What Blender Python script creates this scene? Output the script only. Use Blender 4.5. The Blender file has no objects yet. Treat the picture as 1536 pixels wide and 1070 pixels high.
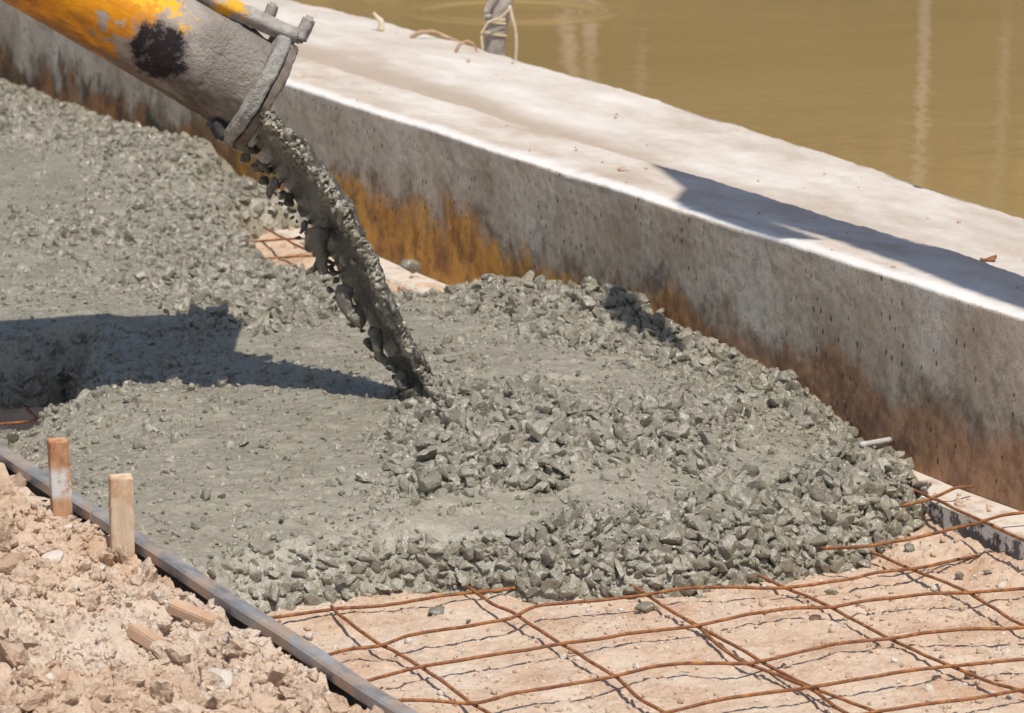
import bpy, bmesh, math, random
import numpy as np
from mathutils import Vector, Matrix

rng = np.random.default_rng(11)
random.seed(5)
scene = bpy.context.scene
C = scene.collection

# ------------------------------------------------------------------ camera
FOC, CAM_H = 5800.0, 1.4                       # focal length in photo pixels (1536 wide), eye height in metres
PITCH = math.atan(1202 / FOC)
PSI = math.atan(2842 / math.hypot(FOC, 1202))  # angle between the wall direction (+Y) and the view
FW = np.array([math.sin(PSI), math.cos(PSI), 0.0])
RT = np.array([math.cos(PSI), -math.sin(PSI), 0.0])
ZZ = np.array([0, 0, 1.0])
CF = FW * math.cos(PITCH) - ZZ * math.sin(PITCH)
UP = FW * math.sin(PITCH) + ZZ * math.cos(PITCH)
EYE = np.array([0, 0, CAM_H])
cam_d = bpy.data.cameras.new('camera')
cam = bpy.data.objects.new('camera', cam_d); C.objects.link(cam)
cam_d.sensor_width = 36.0
cam_d.lens = FOC / 1536 * 36
cam_d.clip_start, cam_d.clip_end = 0.1, 2000
cam.location = EYE
cam.rotation_euler = (math.pi / 2 - PITCH, 0, -PSI)
cam_d.dof.use_dof = True
cam_d.dof.focus_distance = 5.25
cam_d.dof.aperture_fstop = 15
scene.camera = cam

# ------------------------------------------------------------------ sky, sun, exposure
SUN_L = RT * -0.15 + FW * 0.45                 # horizontal shadow shift for one metre of height
to_sun = -SUN_L + ZZ
to_sun = to_sun / np.linalg.norm(to_sun)
world = bpy.data.worlds.new("World"); scene.world = world
world.use_nodes = True
wn = world.node_tree
for n in list(wn.nodes): wn.nodes.remove(n)
sky = wn.nodes.new('ShaderNodeTexSky'); sky.sky_type = 'NISHITA'; sky.sun_disc = False
sky.sun_elevation = math.asin(to_sun[2])
sky.sun_rotation = math.atan2(to_sun[0], to_sun[1])
bg = wn.nodes.new('ShaderNodeBackground'); bg.inputs['Strength'].default_value = 0.11
wo = wn.nodes.new('ShaderNodeOutputWorld')
wn.links.new(sky.outputs[0], bg.inputs[0]); wn.links.new(bg.outputs[0], wo.inputs[0])
sun_d = bpy.data.lights.new('sun', 'SUN'); sun_d.energy = 4.4; sun_d.angle = math.radians(0.53)
sun_d.color = (1.0, 0.955, 0.88)
sun = bpy.data.objects.new('sun', sun_d); C.objects.link(sun)
sun.rotation_euler = Vector(to_sun).to_track_quat('Z', 'Y').to_euler()
sun.location = (0, 0, 20)
scene.view_settings.view_transform = 'Standard'
scene.view_settings.look = 'None'
scene.view_settings.exposure = 0.0
scene.view_settings.gamma = 1.0
scene.render.engine = 'CYCLES'
scene.cycles.max_bounces = 6
scene.cycles.use_denoising = True

# ------------------------------------------------------------------ helpers
def ray(px, py): return RT * (px - 768) + CF * FOC + UP * (535 - py)
def G(px, py, z=0.0):
    v = ray(px, py); return EYE + v * (z - CAM_H) / v[2]
def AtX(px, py, x):
    v = ray(px, py); return EYE + v * x / v[0]
def AtD(px, py, D):
    v = ray(px, py); return EYE + v * D / float(v @ FW)
def proj(P):
    q = P - EYE; dz = q @ CF
    return 768 + FOC * (q @ RT) / dz, 535 - FOC * (q @ UP) / dz

def hash3(i, j, k, seed):
    h = (i * 374761393 + j * 668265263 + k * 2147483647 + seed * 974711) & 0xFFFFFFFF
    h = ((h ^ (h >> 13)) * 1274126177) & 0xFFFFFFFF
    h = h ^ (h >> 16)
    return (h & 0xFFFF) / 65535.0
def vnoise(P, seed=0):
    P = np.asarray(P, float)
    i = np.floor(P).astype(np.int64); f = P - i; f = f * f * (3 - 2 * f)
    out = 0
    for a in (0, 1):
        wx = f[:, 0] if a else 1 - f[:, 0]
        for b in (0, 1):
            wy = f[:, 1] if b else 1 - f[:, 1]
            for c in (0, 1):
                wz = f[:, 2] if c else 1 - f[:, 2]
                out = out + wx * wy * wz * hash3(i[:, 0] + a, i[:, 1] + b, i[:, 2] + c, seed)
    return out * 2 - 1
def fbm(P, octs=4, seed=0, gain=0.5):
    s, a, P = 0, 1.0, np.asarray(P, float)
    for o in range(octs):
        s = s + a * vnoise(P * 2.03 ** o + 17.3 * o, seed + o); a *= gain
    return s
def xy0(x, y): return np.stack([x, y, np.zeros_like(x)], 1)

def link(o, parent=None):
    C.objects.link(o)
    if parent is not None: o.parent = parent
    return o
def mesh_np(name, V, F, mat, parent=None, smooth=True, tint=None, flat_from=None):
    """V (n,3), F (m,3) or (m,4): one mesh object"""
    V = np.ascontiguousarray(V, np.float32); F = np.ascontiguousarray(F, np.int32)
    me = bpy.data.meshes.new(name)
    k = F.shape[1]
    me.vertices.add(len(V)); me.vertices.foreach_set('co', V.ravel())
    me.loops.add(F.size); me.loops.foreach_set('vertex_index', F.ravel())
    me.polygons.add(len(F))
    me.polygons.foreach_set('loop_start', np.arange(0, F.size, k, dtype=np.int32))
    if tint is not None:
        at = me.attributes.new('tint', 'FLOAT', 'POINT'); at.data.foreach_set('value', np.ascontiguousarray(tint, np.float32))
    me.update(calc_edges=True); me.validate()
    sm = np.full(len(me.polygons), smooth)
    if flat_from is not None: sm[flat_from:] = False
    me.polygons.foreach_set('use_smooth', sm)
    if mat is not None: me.materials.append(mat)
    return link(bpy.data.objects.new(name, me), parent)
def to_tris(F): return np.concatenate([F[:, [0, 1, 2]], F[:, [0, 2, 3]]]) if F.shape[1] == 4 else F
def merge(parts):
    """parts: list of (V, F, tint) -> triangles"""
    Vs, Fs, Ts, b = [], [], [], 0
    for V, F, t in parts:
        Vs.append(V); Fs.append(to_tris(F) + b); Ts.append(np.broadcast_to(np.asarray(t, float), (len(V),)) if np.ndim(t) < 1 or len(t) != len(V) else t); b += len(V)
    return np.concatenate(Vs), np.concatenate(Fs), np.concatenate(Ts)
def grid_faces(nu, nv, wrap_v=False):
    i = np.arange(nu - 1)[:, None]; j = np.arange(nv if wrap_v else nv - 1)[None]
    a = i * nv + j; b = i * nv + (j + 1) % nv
    return np.stack([a, b, b + nv, a + nv], -1).reshape(-1, 4)
def smooth_path(pts, n):
    pts = np.asarray(pts, float)
    t = np.concatenate([[0], np.cumsum(np.linalg.norm(np.diff(pts, axis=0), axis=1))])
    u = np.linspace(0, t[-1], n)
    P = np.stack([np.interp(u, t, pts[:, k]) for k in range(3)], 1)
    for _ in range(max(1, n // (3 * len(pts)))):
        P[1:-1] = (P[:-2] + 2 * P[1:-1] + P[2:]) / 4
    return P
def tube(P, r, seg=8, cap=True):
    P = np.asarray(P, float); n = len(P); r = np.broadcast_to(np.asarray(r, float), (n,))
    T = np.gradient(P, axis=0); T /= np.linalg.norm(T, axis=1)[:, None] + 1e-12
    ref = np.array([0, 0, 1.0]) if abs(T[:, 2]).mean() < 0.8 else np.array([1.0, 0, 0])
    A = np.cross(T, ref); A /= np.linalg.norm(A, axis=1)[:, None]
    B = np.cross(T, A)
    th = np.linspace(0, 2 * np.pi, seg, endpoint=False)
    V = P[:, None] + r[:, None, None] * (A[:, None] * np.cos(th)[None, :, None] + B[:, None] * np.sin(th)[None, :, None])
    V = V.reshape(-1, 3); F = to_tris(grid_faces(n, seg, True))
    if cap:
        k = len(V); V = np.concatenate([V, P[:1], P[-1:]])
        j = np.arange(seg); jn = (j + 1) % seg
        F = np.concatenate([F, np.stack([np.full(seg, k), jn, j], 1), np.stack([np.full(seg, k + 1), (n - 1) * seg + j, (n - 1) * seg + jn], 1)])
    return V, F
def empty(name, loc=(0, 0, 0)):
    o = bpy.data.objects.new(name, None); o.location = loc; o.empty_display_size = 0.05
    return link(o)
def tag(o, label=None, cat=None, group=None, kind=None):
    for k, v in (('label', label), ('category', cat), ('group', group), ('kind', kind)):
        if v: o[k] = v
    return o
def bm_obj(name, bm, mat, parent=None, smooth=False):
    me = bpy.data.meshes.new(name); bm.to_mesh(me); bm.free()
    if smooth: me.polygons.foreach_set('use_smooth', [True] * len(me.polygons))
    me.materials.append(mat)
    return link(bpy.data.objects.new(name, me), parent)
def box_bm(size, bevel=0.0, cuts=0):
    bm = bmesh.new(); bmesh.ops.create_cube(bm, size=1)
    bmesh.ops.scale(bm, vec=size, verts=bm.verts)
    if cuts: bmesh.ops.subdivide_edges(bm, edges=bm.edges[:], cuts=cuts, use_grid_fill=True)
    if bevel: bmesh.ops.bevel(bm, geom=[e for e in bm.edges if e.calc_face_angle(0) > 0.5], offset=bevel, segments=2, affect='EDGES')
    return bm

# ------------------------------------------------------------------ materials
class NT:
    def __init__(s, name):
        s.m = bpy.data.materials.new(name); s.m.use_nodes = True
        s.t = s.m.node_tree; s.t.nodes.clear()
        s.out = s.n('ShaderNodeOutputMaterial'); s.b = s.n('ShaderNodeBsdfPrincipled')
        s.l(s.b.outputs[0], s.out.inputs[0])
        s.co = s.n('ShaderNodeTexCoord').outputs['Object']
    def n(s, k, **kw):
        x = s.t.nodes.new(k)
        for a, v in kw.items(): setattr(x, a, v)
        return x
    def l(s, a, b): s.t.links.new(a, b)
    def put(s, sock, v):
        if hasattr(v, 'is_output') or isinstance(v, bpy.types.NodeSocket): s.l(v, sock)
        else: sock.default_value = v
    def map(s, scale=(1, 1, 1), loc=(0, 0, 0), src=None):
        m = s.n('ShaderNodeMapping'); m.inputs['Scale'].default_value = scale; m.inputs['Location'].default_value = loc
        s.l(src or s.co, m.inputs[0]); return m.outputs[0]
    def noise(s, scale, detail=4, rough=0.55, vec=None, dist=0.0):
        x = s.n('ShaderNodeTexNoise'); x.inputs['Scale'].default_value = scale; x.inputs['Detail'].default_value = detail
        x.inputs['Roughness'].default_value = rough; x.inputs['Distortion'].default_value = dist
        s.l(vec or s.co, x.inputs['Vector']); return x.outputs['Fac']
    def voro(s, scale, vec=None, feature='F1', rnd=1.0):
        x = s.n('ShaderNodeTexVoronoi', feature=feature); x.inputs['Scale'].default_value = scale
        x.inputs['Randomness'].default_value = rnd
        s.l(vec or s.co, x.inputs['Vector']); return x.outputs['Distance'], x.outputs['Color']
    def ramp(s, v, stops, smooth=False):
        x = s.n('ShaderNodeValToRGB'); e = x.color_ramp.elements
        x.color_ramp.interpolation = 'EASE' if smooth else 'LINEAR'
        while len(e) < len(stops): e.new(0.5)
        for k, (p, c) in enumerate(stops):
            e[k].position = p; e[k].color = (c, c, c, 1) if np.isscalar(c) else (*c, 1)
        s.l(v, x.inputs[0]); return x.outputs[0]
    def rng(s, v, a, b, c=0.0, d=1.0, smooth=True):
        x = s.n('ShaderNodeMapRange', interpolation_type='SMOOTHSTEP' if smooth else 'LINEAR')
        for k, q in zip((1, 2, 3, 4), (a, b, c, d)): x.inputs[k].default_value = q
        s.put(x.inputs[0], v); return x.outputs[0]
    def math(s, op, a, b=0.0, clamp=False):
        x = s.n('ShaderNodeMath', operation=op, use_clamp=clamp); s.put(x.inputs[0], a); s.put(x.inputs[1], b); return x.outputs[0]
    def mix(s, f, a, b, mode='MIX'):
        x = s.n('ShaderNodeMix', data_type='RGBA', blend_type=mode); s.put(x.inputs[0], f)
        for k, v in ((6, a), (7, b)): s.put(x.inputs[k], (*v, 1) if isinstance(v, tuple) and len(v) == 3 else v)
        return x.outputs[2]
    def xyz(s, src=None):
        x = s.n('ShaderNodeSeparateXYZ'); s.l(src or s.co, x.inputs[0]); return x.outputs
    def attr(s, name):
        x = s.n('ShaderNodeAttribute', attribute_name=name); return x.outputs['Fac']
    def bump(s, h, dist, strength=1.0):
        x = s.n('ShaderNodeBump'); x.inputs['Distance'].default_value = dist; x.inputs['Strength'].default_value = strength
        s.l(h, x.inputs['Height']); s.l(x.outputs[0], s.b.inputs['Normal']); s.l(x.outputs[0], s.b.inputs['Coat Normal'])
    def done(s, col, rough=0.7, spec=0.5, metal=0.0):
        s.put(s.b.inputs['Base Color'], (*col, 1) if isinstance(col, tuple) else col)
        s.put(s.b.inputs['Roughness'], rough); s.put(s.b.inputs['Specular IOR Level'], spec); s.put(s.b.inputs['Metallic'], metal)
        return s.m

def mat_wet_concrete():
    k = NT('wet_concrete')
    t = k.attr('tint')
    c = k.ramp(k.noise(9, 5, 0.6), [(0.3, (0.240, 0.213, 0.156)), (0.7, (0.325, 0.291, 0.221))])
    c = k.mix(k.rng(k.noise(140, 3, 0.6), 0.45, 0.75), c, (0.36, 0.33, 0.26))
    c = k.mix(t, c, (0.085, 0.074, 0.054))  # tint darkens stones at random; on the falling stream it paints shade
    fine = k.math('ADD', k.noise(420, 3, 0.6), k.math('MULTIPLY', k.noise(110, 3, 0.5), 1.6))
    pd, _ = k.voro(95, k.map((1, 1, 1), (2, 3, 1)))
    pits = k.math('MULTIPLY', k.rng(pd, 0.30, 0.12), k.rng(k.noise(25, 3), 0.48, 0.6))
    fine = k.math('SUBTRACT', fine, k.math('MULTIPLY', pits, 2.2))
    k.bump(fine, 0.0015, 0.9)
    r = k.rng(k.noise(75, 3, 0.6), 0.35, 0.65, 0.10, 0.34)
    k.b.inputs['Coat Weight'].default_value = 0.35; k.b.inputs['Coat Roughness'].default_value = 0.14
    return k.done(c, r, 0.5)
def mat_soil(name, dark, mid, pale, scale=1.0):
    k = NT(name)
    c = k.ramp(k.noise(7 * scale, 6, 0.65), [(0.28, dark), (0.5, mid), (0.72, pale)])
    c = k.mix(k.rng(k.noise(90, 4, 0.7), 0.52, 0.72, 0, 0.65), c, pale)
    c = k.mix(k.rng(k.noise(60, 4, 0.7, k.map(loc=(3, 5, 1))), 0.58, 0.75, 0, 0.6), c, dark)
    c = k.mix(k.rng(k.noise(2.6 * scale, 7, 0.7, k.map(loc=(8, 2, 5))), 0.5, 0.66, 0, 0.55), c, (0.70, 0.60, 0.49))
    c = k.mix(k.rng(k.noise(3.4 * scale, 7, 0.72, k.map(loc=(1, 7, 3))), 0.54, 0.70, 0, 0.6), c, (0.50, 0.27, 0.145))
    wd, _ = k.voro(95)
    c = k.mix(k.math('MULTIPLY', k.rng(wd, 0.22, 0.1), k.rng(k.noise(21, 2), 0.55, 0.7)), c, (0.74, 0.66, 0.56))
    t = k.attr('tint')
    c = k.mix(k.rng(t, 0.55, 0.95), c, (0.72, 0.64, 0.55))
    c = k.mix(k.rng(t, 0.25, 0.02, 0, 0.75), c, dark)
    h = k.math('ADD', k.noise(300, 4, 0.7), k.math('MULTIPLY', k.noise(80, 4, 0.6), 1.8))
    k.bump(h, 0.0034, 1.0)
    return k.done(c, 0.95, 0.15)
def mat_wall():
    k = NT('stained_concrete')
    x, y, z = k.xyz()
    vs = k.map((1, 1, 0.75))
    big = k.noise(5.0, 10, 0.74, vs, 0.3)
    c = k.ramp(big, [(0.32, (0.38, 0.30, 0.215)), (0.46, (0.57, 0.48, 0.375)), (0.56, (0.66, 0.58, 0.475)), (0.70, (0.74, 0.685, 0.60))])
    c = k.mix(k.rng(k.noise(28, 9, 0.78, vs, 0.4), 0.50, 0.66, 0, 0.6), c, (0.34, 0.26, 0.185))
    c = k.mix(k.rng(k.noise(60, 8, 0.8, k.map((1, 1, 0.8), (4, 2, 0))), 0.54, 0.66, 0, 0.6), c, (0.68, 0.63, 0.56))
    c = k.mix(k.rng(k.noise(210, 4, 0.7), 0.52, 0.64, 0, 0.55), c, (0.22, 0.17, 0.125))
    c = k.mix(k.rng(k.noise(3.1, 8, 0.7, k.map((1, 1, 0.6), (6, 1, 3)), 0.6), 0.40, 0.66, 0, 0.6), c, (0.36, 0.265, 0.18))
    # pale lime bloom under the top arris
    bloom = k.math('ADD', z, k.math('MULTIPLY', k.noise(9, 4, 0.6, k.map((1, 1, 0.4))), 0.16))
    c = k.mix(k.rng(bloom, 0.40, 0.45, 0, 0.4), c, (0.62, 0.61, 0.60))
    # rust and clay stain along the foot, ragged upper edge; orange to the north, brown to the south
    edge = k.math('ADD', z, k.math('MULTIPLY', k.math('SUBTRACT', k.noise(4.0, 10, 0.7, k.map((1, 1, 1)), 0.8), 0.5), 0.30))
    edge = k.math('ADD', edge, k.math('MULTIPLY', k.math('SUBTRACT', k.noise(40, 8, 0.75), 0.5), 0.07))
    south = k.rng(y, 5.72, 5.40)
    lim = k.math('SUBTRACT', edge, k.math('MULTIPLY', k.rng(y, 5.70, 6.0), 0.024))
    lim = k.math('SUBTRACT', lim, k.math('MULTIPLY', k.rng(y, 5.5, 4.8), 0.005))
    stain = k.rng(lim, 0.190, 0.130, 0, 0.92)
    sc = k.mix(k.rng(k.noise(17, 9, 0.76, vs), 0.38, 0.60), (0.26, 0.115, 0.035), (0.66, 0.32, 0.055))
    sc2 = k.mix(k.rng(k.noise(20, 9, 0.76, vs), 0.36, 0.64), (0.22, 0.115, 0.065), (0.50, 0.28, 0.15))
    far = k.rng(y, 7.4, 7.9)
    sc3 = k.mix(k.rng(k.noise(12, 5, 0.7, vs), 0.4, 0.6), (0.05, 0.035, 0.025), (0.34, 0.15, 0.05))
    sc = k.mix(south, sc, sc2); sc = k.mix(far, sc, sc3)
    band = k.math('MULTIPLY', k.rng(lim, 0.23, 0.18), k.rng(k.noise(18, 4, 0.7, vs), 0.4, 0.65, 0, 0.8))
    c = k.mix(band, c, (0.13, 0.095, 0.065))
    c = k.mix(stain, c, sc)
    # dark tear shaped specks
    sp, _ = k.voro(62, k.map((1, 1, 0.55)))
    c = k.mix(k.math('MULTIPLY', k.rng(sp, 0.20, 0.12), k.rng(k.noise(9, 2, 0.5, k.map(loc=(7, 1, 2))), 0.40, 0.55, 0, 0.9)), c, (0.06, 0.045, 0.035))
    sw, _ = k.voro(120, k.map((1, 1, 0.6)))
    c = k.mix(k.math('MULTIPLY', k.rng(sw, 0.2, 0.1), k.rng(k.noise(7, 3, 0.6, k.map(loc=(1, 9, 4))), 0.52, 0.65, 0, 0.9)), c, (0.62, 0.55, 0.46))
    # bleached top with a whiter arris and brown dust
    tn = k.noise(6, 9, 0.72, k.map((1, 0.4, 1)))
    tc = k.ramp(tn, [(0.36, (0.43, 0.34, 0.26)), (0.5, (0.545, 0.465, 0.39)), (0.64, (0.65, 0.59, 0.525))])
    tc = k.mix(k.rng(k.noise(70, 4, 0.7, k.map((1, 0.4, 1))), 0.55, 0.72, 0, 0.5), tc, (0.55, 0.44, 0.35))
    white = k.math('ADD', x, k.math('MULTIPLY', k.noise(20, 4, 0.6), 0.05))
    tc = k.mix(k.rng(white, 3.045, 3.015, 0, 0.75), tc, (0.74, 0.72, 0.69))
    up = k.xyz(k.n('ShaderNodeNewGeometry').outputs['Normal'])[2]
    c = k.mix(k.rng(k.math('ADD', z, k.math('MULTIPLY', k.noise(90, 3), 0.006)), 0.3415, 0.3445), c, tc)
    h = k.math('ADD', k.math('MULTIPLY', k.noise(120, 6, 0.75, k.map((1, 1, 0.75))), 1.0), k.math('MULTIPLY', k.noise(420, 3, 0.6), 0.6))
    k.bump(h, 0.0010, 0.8)
    return k.done(c, 0.85, 0.25)
def mat_slab():
    k = NT('bleached_concrete')
    x, y, z = k.xyz()
    v = k.map((1, 0.4, 1))
    c = k.ramp(k.noise(5, 9, 0.7, v), [(0.36, (0.46, 0.385, 0.315)), (0.5, (0.575, 0.505, 0.435)), (0.64, (0.665, 0.61, 0.55))])
    c = k.mix(k.rng(k.noise(3.2, 5, 0.6, k.map((2.2, 0.35, 1), (5, 3, 0))), 0.56, 0.7, 0, 0.55), c, (0.47, 0.38, 0.30))
    c = k.mix(k.rng(k.noise(60, 4, 0.7), 0.6, 0.75, 0, 0.45), c, (0.48, 0.38, 0.30))
    dirt = k.math('ADD', x, k.math('MULTIPLY', k.noise(7, 6, 0.7, v), 0.16))
    c = k.mix(k.rng(dirt, 3.43, 3.31, 0, 0.85), c, (0.40, 0.31, 0.235))
    k.bump(k.noise(90, 5, 0.65), 0.003, 0.7)
    return k.done(c, 0.9, 0.2)
def mat_steel():
    k = NT('galvanised_steel')
    c = k.ramp(k.noise(12, 5, 0.65, k.map((3, 0.6, 1))), [(0.35, (0.20, 0.20, 0.205)), (0.65, (0.40, 0.40, 0.40))])
    c = k.mix(k.rng(k.noise(9, 6, 0.7, k.map((2, 1, 1), (3, 1, 0))), 0.44, 0.60, 0, 0.9), c, (0.48, 0.36, 0.265))
    c = k.mix(k.rng(k.noise(55, 4, 0.7), 0.6, 0.72, 0, 0.7), c, (0.55, 0.50, 0.45))
    k.bump(k.noise(120, 4, 0.6), 0.0012, 0.6)
    return k.done(c, k.rng(k.noise(30, 3), 0.3, 0.7, 0.35, 0.65), 0.5, 0.35)
def mat_splashed_rail():
    k = NT('splashed_steel')
    x, y, z = k.xyz()
    c = k.ramp(k.noise(18, 4, 0.6), [(0.35, (0.06, 0.06, 0.063)), (0.65, (0.14, 0.135, 0.13))])
    s = k.rng(k.math('ADD', k.noise(22, 5, 0.7), k.math('MULTIPLY', k.math('SUBTRACT', z, 0.035), 5)), 0.5, 0.58)
    c = k.mix(s, c, (0.70, 0.66, 0.61))
    tcol = k.mix(k.rng(k.noise(24, 5, 0.7), 0.45, 0.7), (0.62, 0.54, 0.46), (0.44, 0.34, 0.26))
    c = k.mix(k.rng(z, 0.052, 0.057), c, tcol)
    k.bump(k.noise(130, 4, 0.6), 0.002, 0.7)
    return k.done(c, 0.75, 0.3)
def mat_rust():
    k = NT('rusty_wire')
    c = k.ramp(k.noise(70, 5, 0.65), [(0.3, (0.11, 0.042, 0.022)), (0.5, (0.25, 0.10, 0.04)), (0.7, (0.46, 0.20, 0.06))])
    c = k.mix(k.rng(k.noise(11, 3), 0.45, 0.7, 0, 0.6), c, (0.20, 0.095, 0.065))
    k.bump(k.noise(500, 3), 0.0006, 0.8)
    return k.done(c, 0.8, 0.3)
def mat_pipe():
    k = NT('painted_pipe')
    x, y, z = k.xyz()
    base = k.ramp(k.noise(22, 5, 0.65), [(0.3, (0.25, 0.21, 0.175)), (0.7, (0.41, 0.365, 0.315))])
    base = k.mix(k.rng(k.noise(60, 5, 0.7), 0.55, 0.68, 0, 0.5), base, (0.30, 0.21, 0.15))
    yel = k.mix(k.rng(k.noise(30, 4, 0.65, k.map((0.4, 1, 1))), 0.4, 0.68), (0.72, 0.29, 0.004), (0.50, 0.17, 0.006))
    n = k.noise(17, 6, 0.68, k.map((0.8, 1, 1), (0.37, 0, 0.2)))
    fac = k.math('ADD', k.math('MULTIPLY', x, -4.2), k.math('MULTIPLY', n, 2.2))
    fac = k.math('ADD', fac, k.math('MULTIPLY', k.math('ABSOLUTE', z), -2.2))
    paint = k.rng(fac, 1.88, 1.98)
    strip = k.math('MULTIPLY', k.rng(k.math('ABSOLUTE', k.math('SUBTRACT', z, 0.040)), 0.03, 0.012), k.rng(k.math('ADD', x, k.math('MULTIPLY', k.noise(45, 4, 0.7), 0.2)), -0.03, -0.06))
    strip = k.math('MULTIPLY', strip, k.rng(k.noise(30, 6, 0.75), 0.47, 0.53))
    c = k.mix(paint, base, yel)
    c = k.mix(strip, c, (0.85, 0.42, 0.01))
    low_tone = k.math('MULTIPLY', k.rng(z, 0.0, -0.06), k.rng(k.noise(26, 4, 0.7, k.map((0.4, 1, 1))), 0.35, 0.6))  # brown mottling, stronger towards the pipe's lower side
    c = k.mix(k.math('MULTIPLY', low_tone, 0.75), c, (0.09, 0.055, 0.03))
    # rubbed black mark on the camera side
    dx = k.math('ADD', x, 0.152); dz = k.math('ADD', z, 0.021)
    rr = k.math('SQRT', k.math('ADD', k.math('MULTIPLY', dx, dx), k.math('MULTIPLY', k.math('MULTIPLY', dz, dz), 1.15)))
    rr = k.math('ADD', rr, k.math('MULTIPLY', k.math('SUBTRACT', k.noise(24, 8, 0.75), 0.5), 0.10))
    dark = k.math('MULTIPLY', k.math('MULTIPLY', k.rng(rr, 0.052, 0.038), k.rng(k.noise(55, 6, 0.75, k.map((1, 1, 1), (1, 4, 2))), 0.66, 0.52, 0.45, 1)), k.rng(y, 0.0, 0.01))
    halo = k.math('MULTIPLY', k.rng(rr, 0.075, 0.035, 0, 0.55), k.rng(y, 0.0, 0.01))
    c = k.mix(halo, c, (0.13, 0.11, 0.11))
    c = k.mix(dark, c, (0.016, 0.010, 0.012))
    mort = k.rng(x, -0.16, -0.07)
    h = k.math('MULTIPLY', k.math('ADD', k.noise(65, 6, 0.75), k.math('MULTIPLY', k.noise(220, 3, 0.6), 0.5)), k.math('ADD', mort, 0.1))
    k.bump(h, 0.011, 1.0)
    return k.done(c, k.mix(paint, (0.85,) * 3, (0.45,) * 3), 0.35)
def mat_crust():
    k = NT('mortar_crust')
    c = k.ramp(k.noise(45, 5, 0.68), [(0.3, (0.20, 0.175, 0.15)), (0.6, (0.42, 0.40, 0.365)), (0.75, (0.5, 0.475, 0.43))])
    c = k.mix(k.rng(k.noise(20, 4, 0.7, k.map(loc=(2, 3, 1))), 0.62, 0.72, 0, 0.7), c, (0.36, 0.20, 0.09))
    k.bump(k.math('ADD', k.noise(120, 5, 0.7), k.noise(350, 3)), 0.004, 1.0)
    return k.done(c, 0.88, 0.25)
def mat_lever():
    k = NT('lever_paint')
    x, y, z = k.xyz()
    c = k.ramp(k.noise(45, 5, 0.68), [(0.3, (0.25, 0.22, 0.19)), (0.7, (0.47, 0.44, 0.40))])
    f = k.math('MULTIPLY', k.rng(k.math('ABSOLUTE', k.math('ADD', x, 0.085)), 0.035, 0.015), k.rng(k.noise(36, 4, 0.7), 0.42, 0.52))
    c = k.mix(f, c, (0.80, 0.40, 0.03))
    k.bump(k.noise(140, 5, 0.7), 0.003, 1.0)
    return k.done(c, 0.85, 0.3)
def mat_wood(name, a, b, stain=None, smear=True):
    k = NT(name)
    x, y, z = k.xyz()
    c = k.ramp(k.noise(30, 5, 0.6, k.map((1, 1, 0.12)), 0.6), [(0.3, a), (0.7, b)])
    if stain:
        c = k.mix(k.rng(k.noise(30, 5, 0.7, k.map((1, 1, 0.5))), 0.45, 0.6, 0, 0.85), c, stain)
        zz = k.math('ABSOLUTE', k.math('SUBTRACT', z, 0.083))
        if smear: c = k.mix(k.math('MULTIPLY', k.rng(k.noise(34, 6, 0.75, k.map(loc=(4, 2, 1))), 0.43, 0.55), k.rng(zz, 0.028, 0.012)), c, (0.68, 0.64, 0.60))
    k.bump(k.noise(110, 6, 0.7, k.map((1, 1, 0.12))), 0.003, 1.0)
    return k.done(c, 0.85, 0.2)
def mat_bark():
    k = NT('grey_bark')
    c = k.ramp(k.noise(30, 5, 0.65, k.map((1, 1, 0.2))), [(0.3, (0.30, 0.25, 0.21)), (0.7, (0.60, 0.54, 0.48))])
    k.bump(k.noise(80, 5, 0.7, k.map((1, 1, 0.25))), 0.006, 1.0)
    return k.done(c, 0.9, 0.2)
def mat_plain(name, a, b, scale=30, rough=0.85, spec=0.25):
    k = NT(name)
    c = k.ramp(k.noise(scale, 5, 0.65), [(0.3, a), (0.7, b)])
    k.bump(k.noise(scale * 4, 4, 0.6), 0.002, 0.6)
    return k.done(c, rough, spec)
def mat_water():
    k = NT('muddy_water')
    c = k.ramp(k.noise(0.7, 4, 0.6, k.map((0.5, 1, 1))), [(0.3, (0.34, 0.228, 0.09)), (0.7, (0.41, 0.275, 0.118))])
    k.bump(k.math('ADD', k.noise(16, 3, 0.5), k.math('MULTIPLY', k.noise(4.5, 3), 2.2)), 0.0015, 0.6)
    k.b.inputs['IOR'].default_value = 1.33
    return k.done(c, 0.03, 0.5)

M_CON = mat_wet_concrete()
M_SOIL = mat_soil('loose_soil', (0.46, 0.305, 0.20), (0.63, 0.465, 0.335), (0.72, 0.57, 0.44))
M_BASE = mat_soil('compacted_soil', (0.47, 0.29, 0.18), (0.64, 0.47, 0.34), (0.72, 0.59, 0.46), 1.2)
M_WALL, M_SLAB, M_STEEL, M_RAIL, M_RUST = mat_wall(), mat_slab(), mat_steel(), mat_splashed_rail(), mat_rust()
M_PIPE, M_CRUST, M_LEVER, M_BARK, M_WATER = mat_pipe(), mat_crust(), mat_lever(), mat_bark(), mat_water()
M_STAKE = mat_wood('stained_pine', (0.42, 0.21, 0.11), (0.66, 0.42, 0.25), (0.32, 0.12, 0.05))
M_STAKE2 = mat_wood('raw_pine', (0.56, 0.39, 0.25), (0.78, 0.62, 0.46), (0.46, 0.27, 0.14), False)
M_CHIP = mat_wood('dusty_wood', (0.45, 0.27, 0.17), (0.60, 0.41, 0.28))
M_DARKSTEEL = mat_plain('dark_steel', (0.03, 0.03, 0.03), (0.08, 0.07, 0.065), 40, 0.6, 0.4)
M_REED = mat_plain('dry_reed', (0.55, 0.42, 0.26), (0.72, 0.62, 0.46))
M_TWIG = mat_plain('dry_twig', (0.38, 0.22, 0.13), (0.58, 0.42, 0.30))
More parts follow.
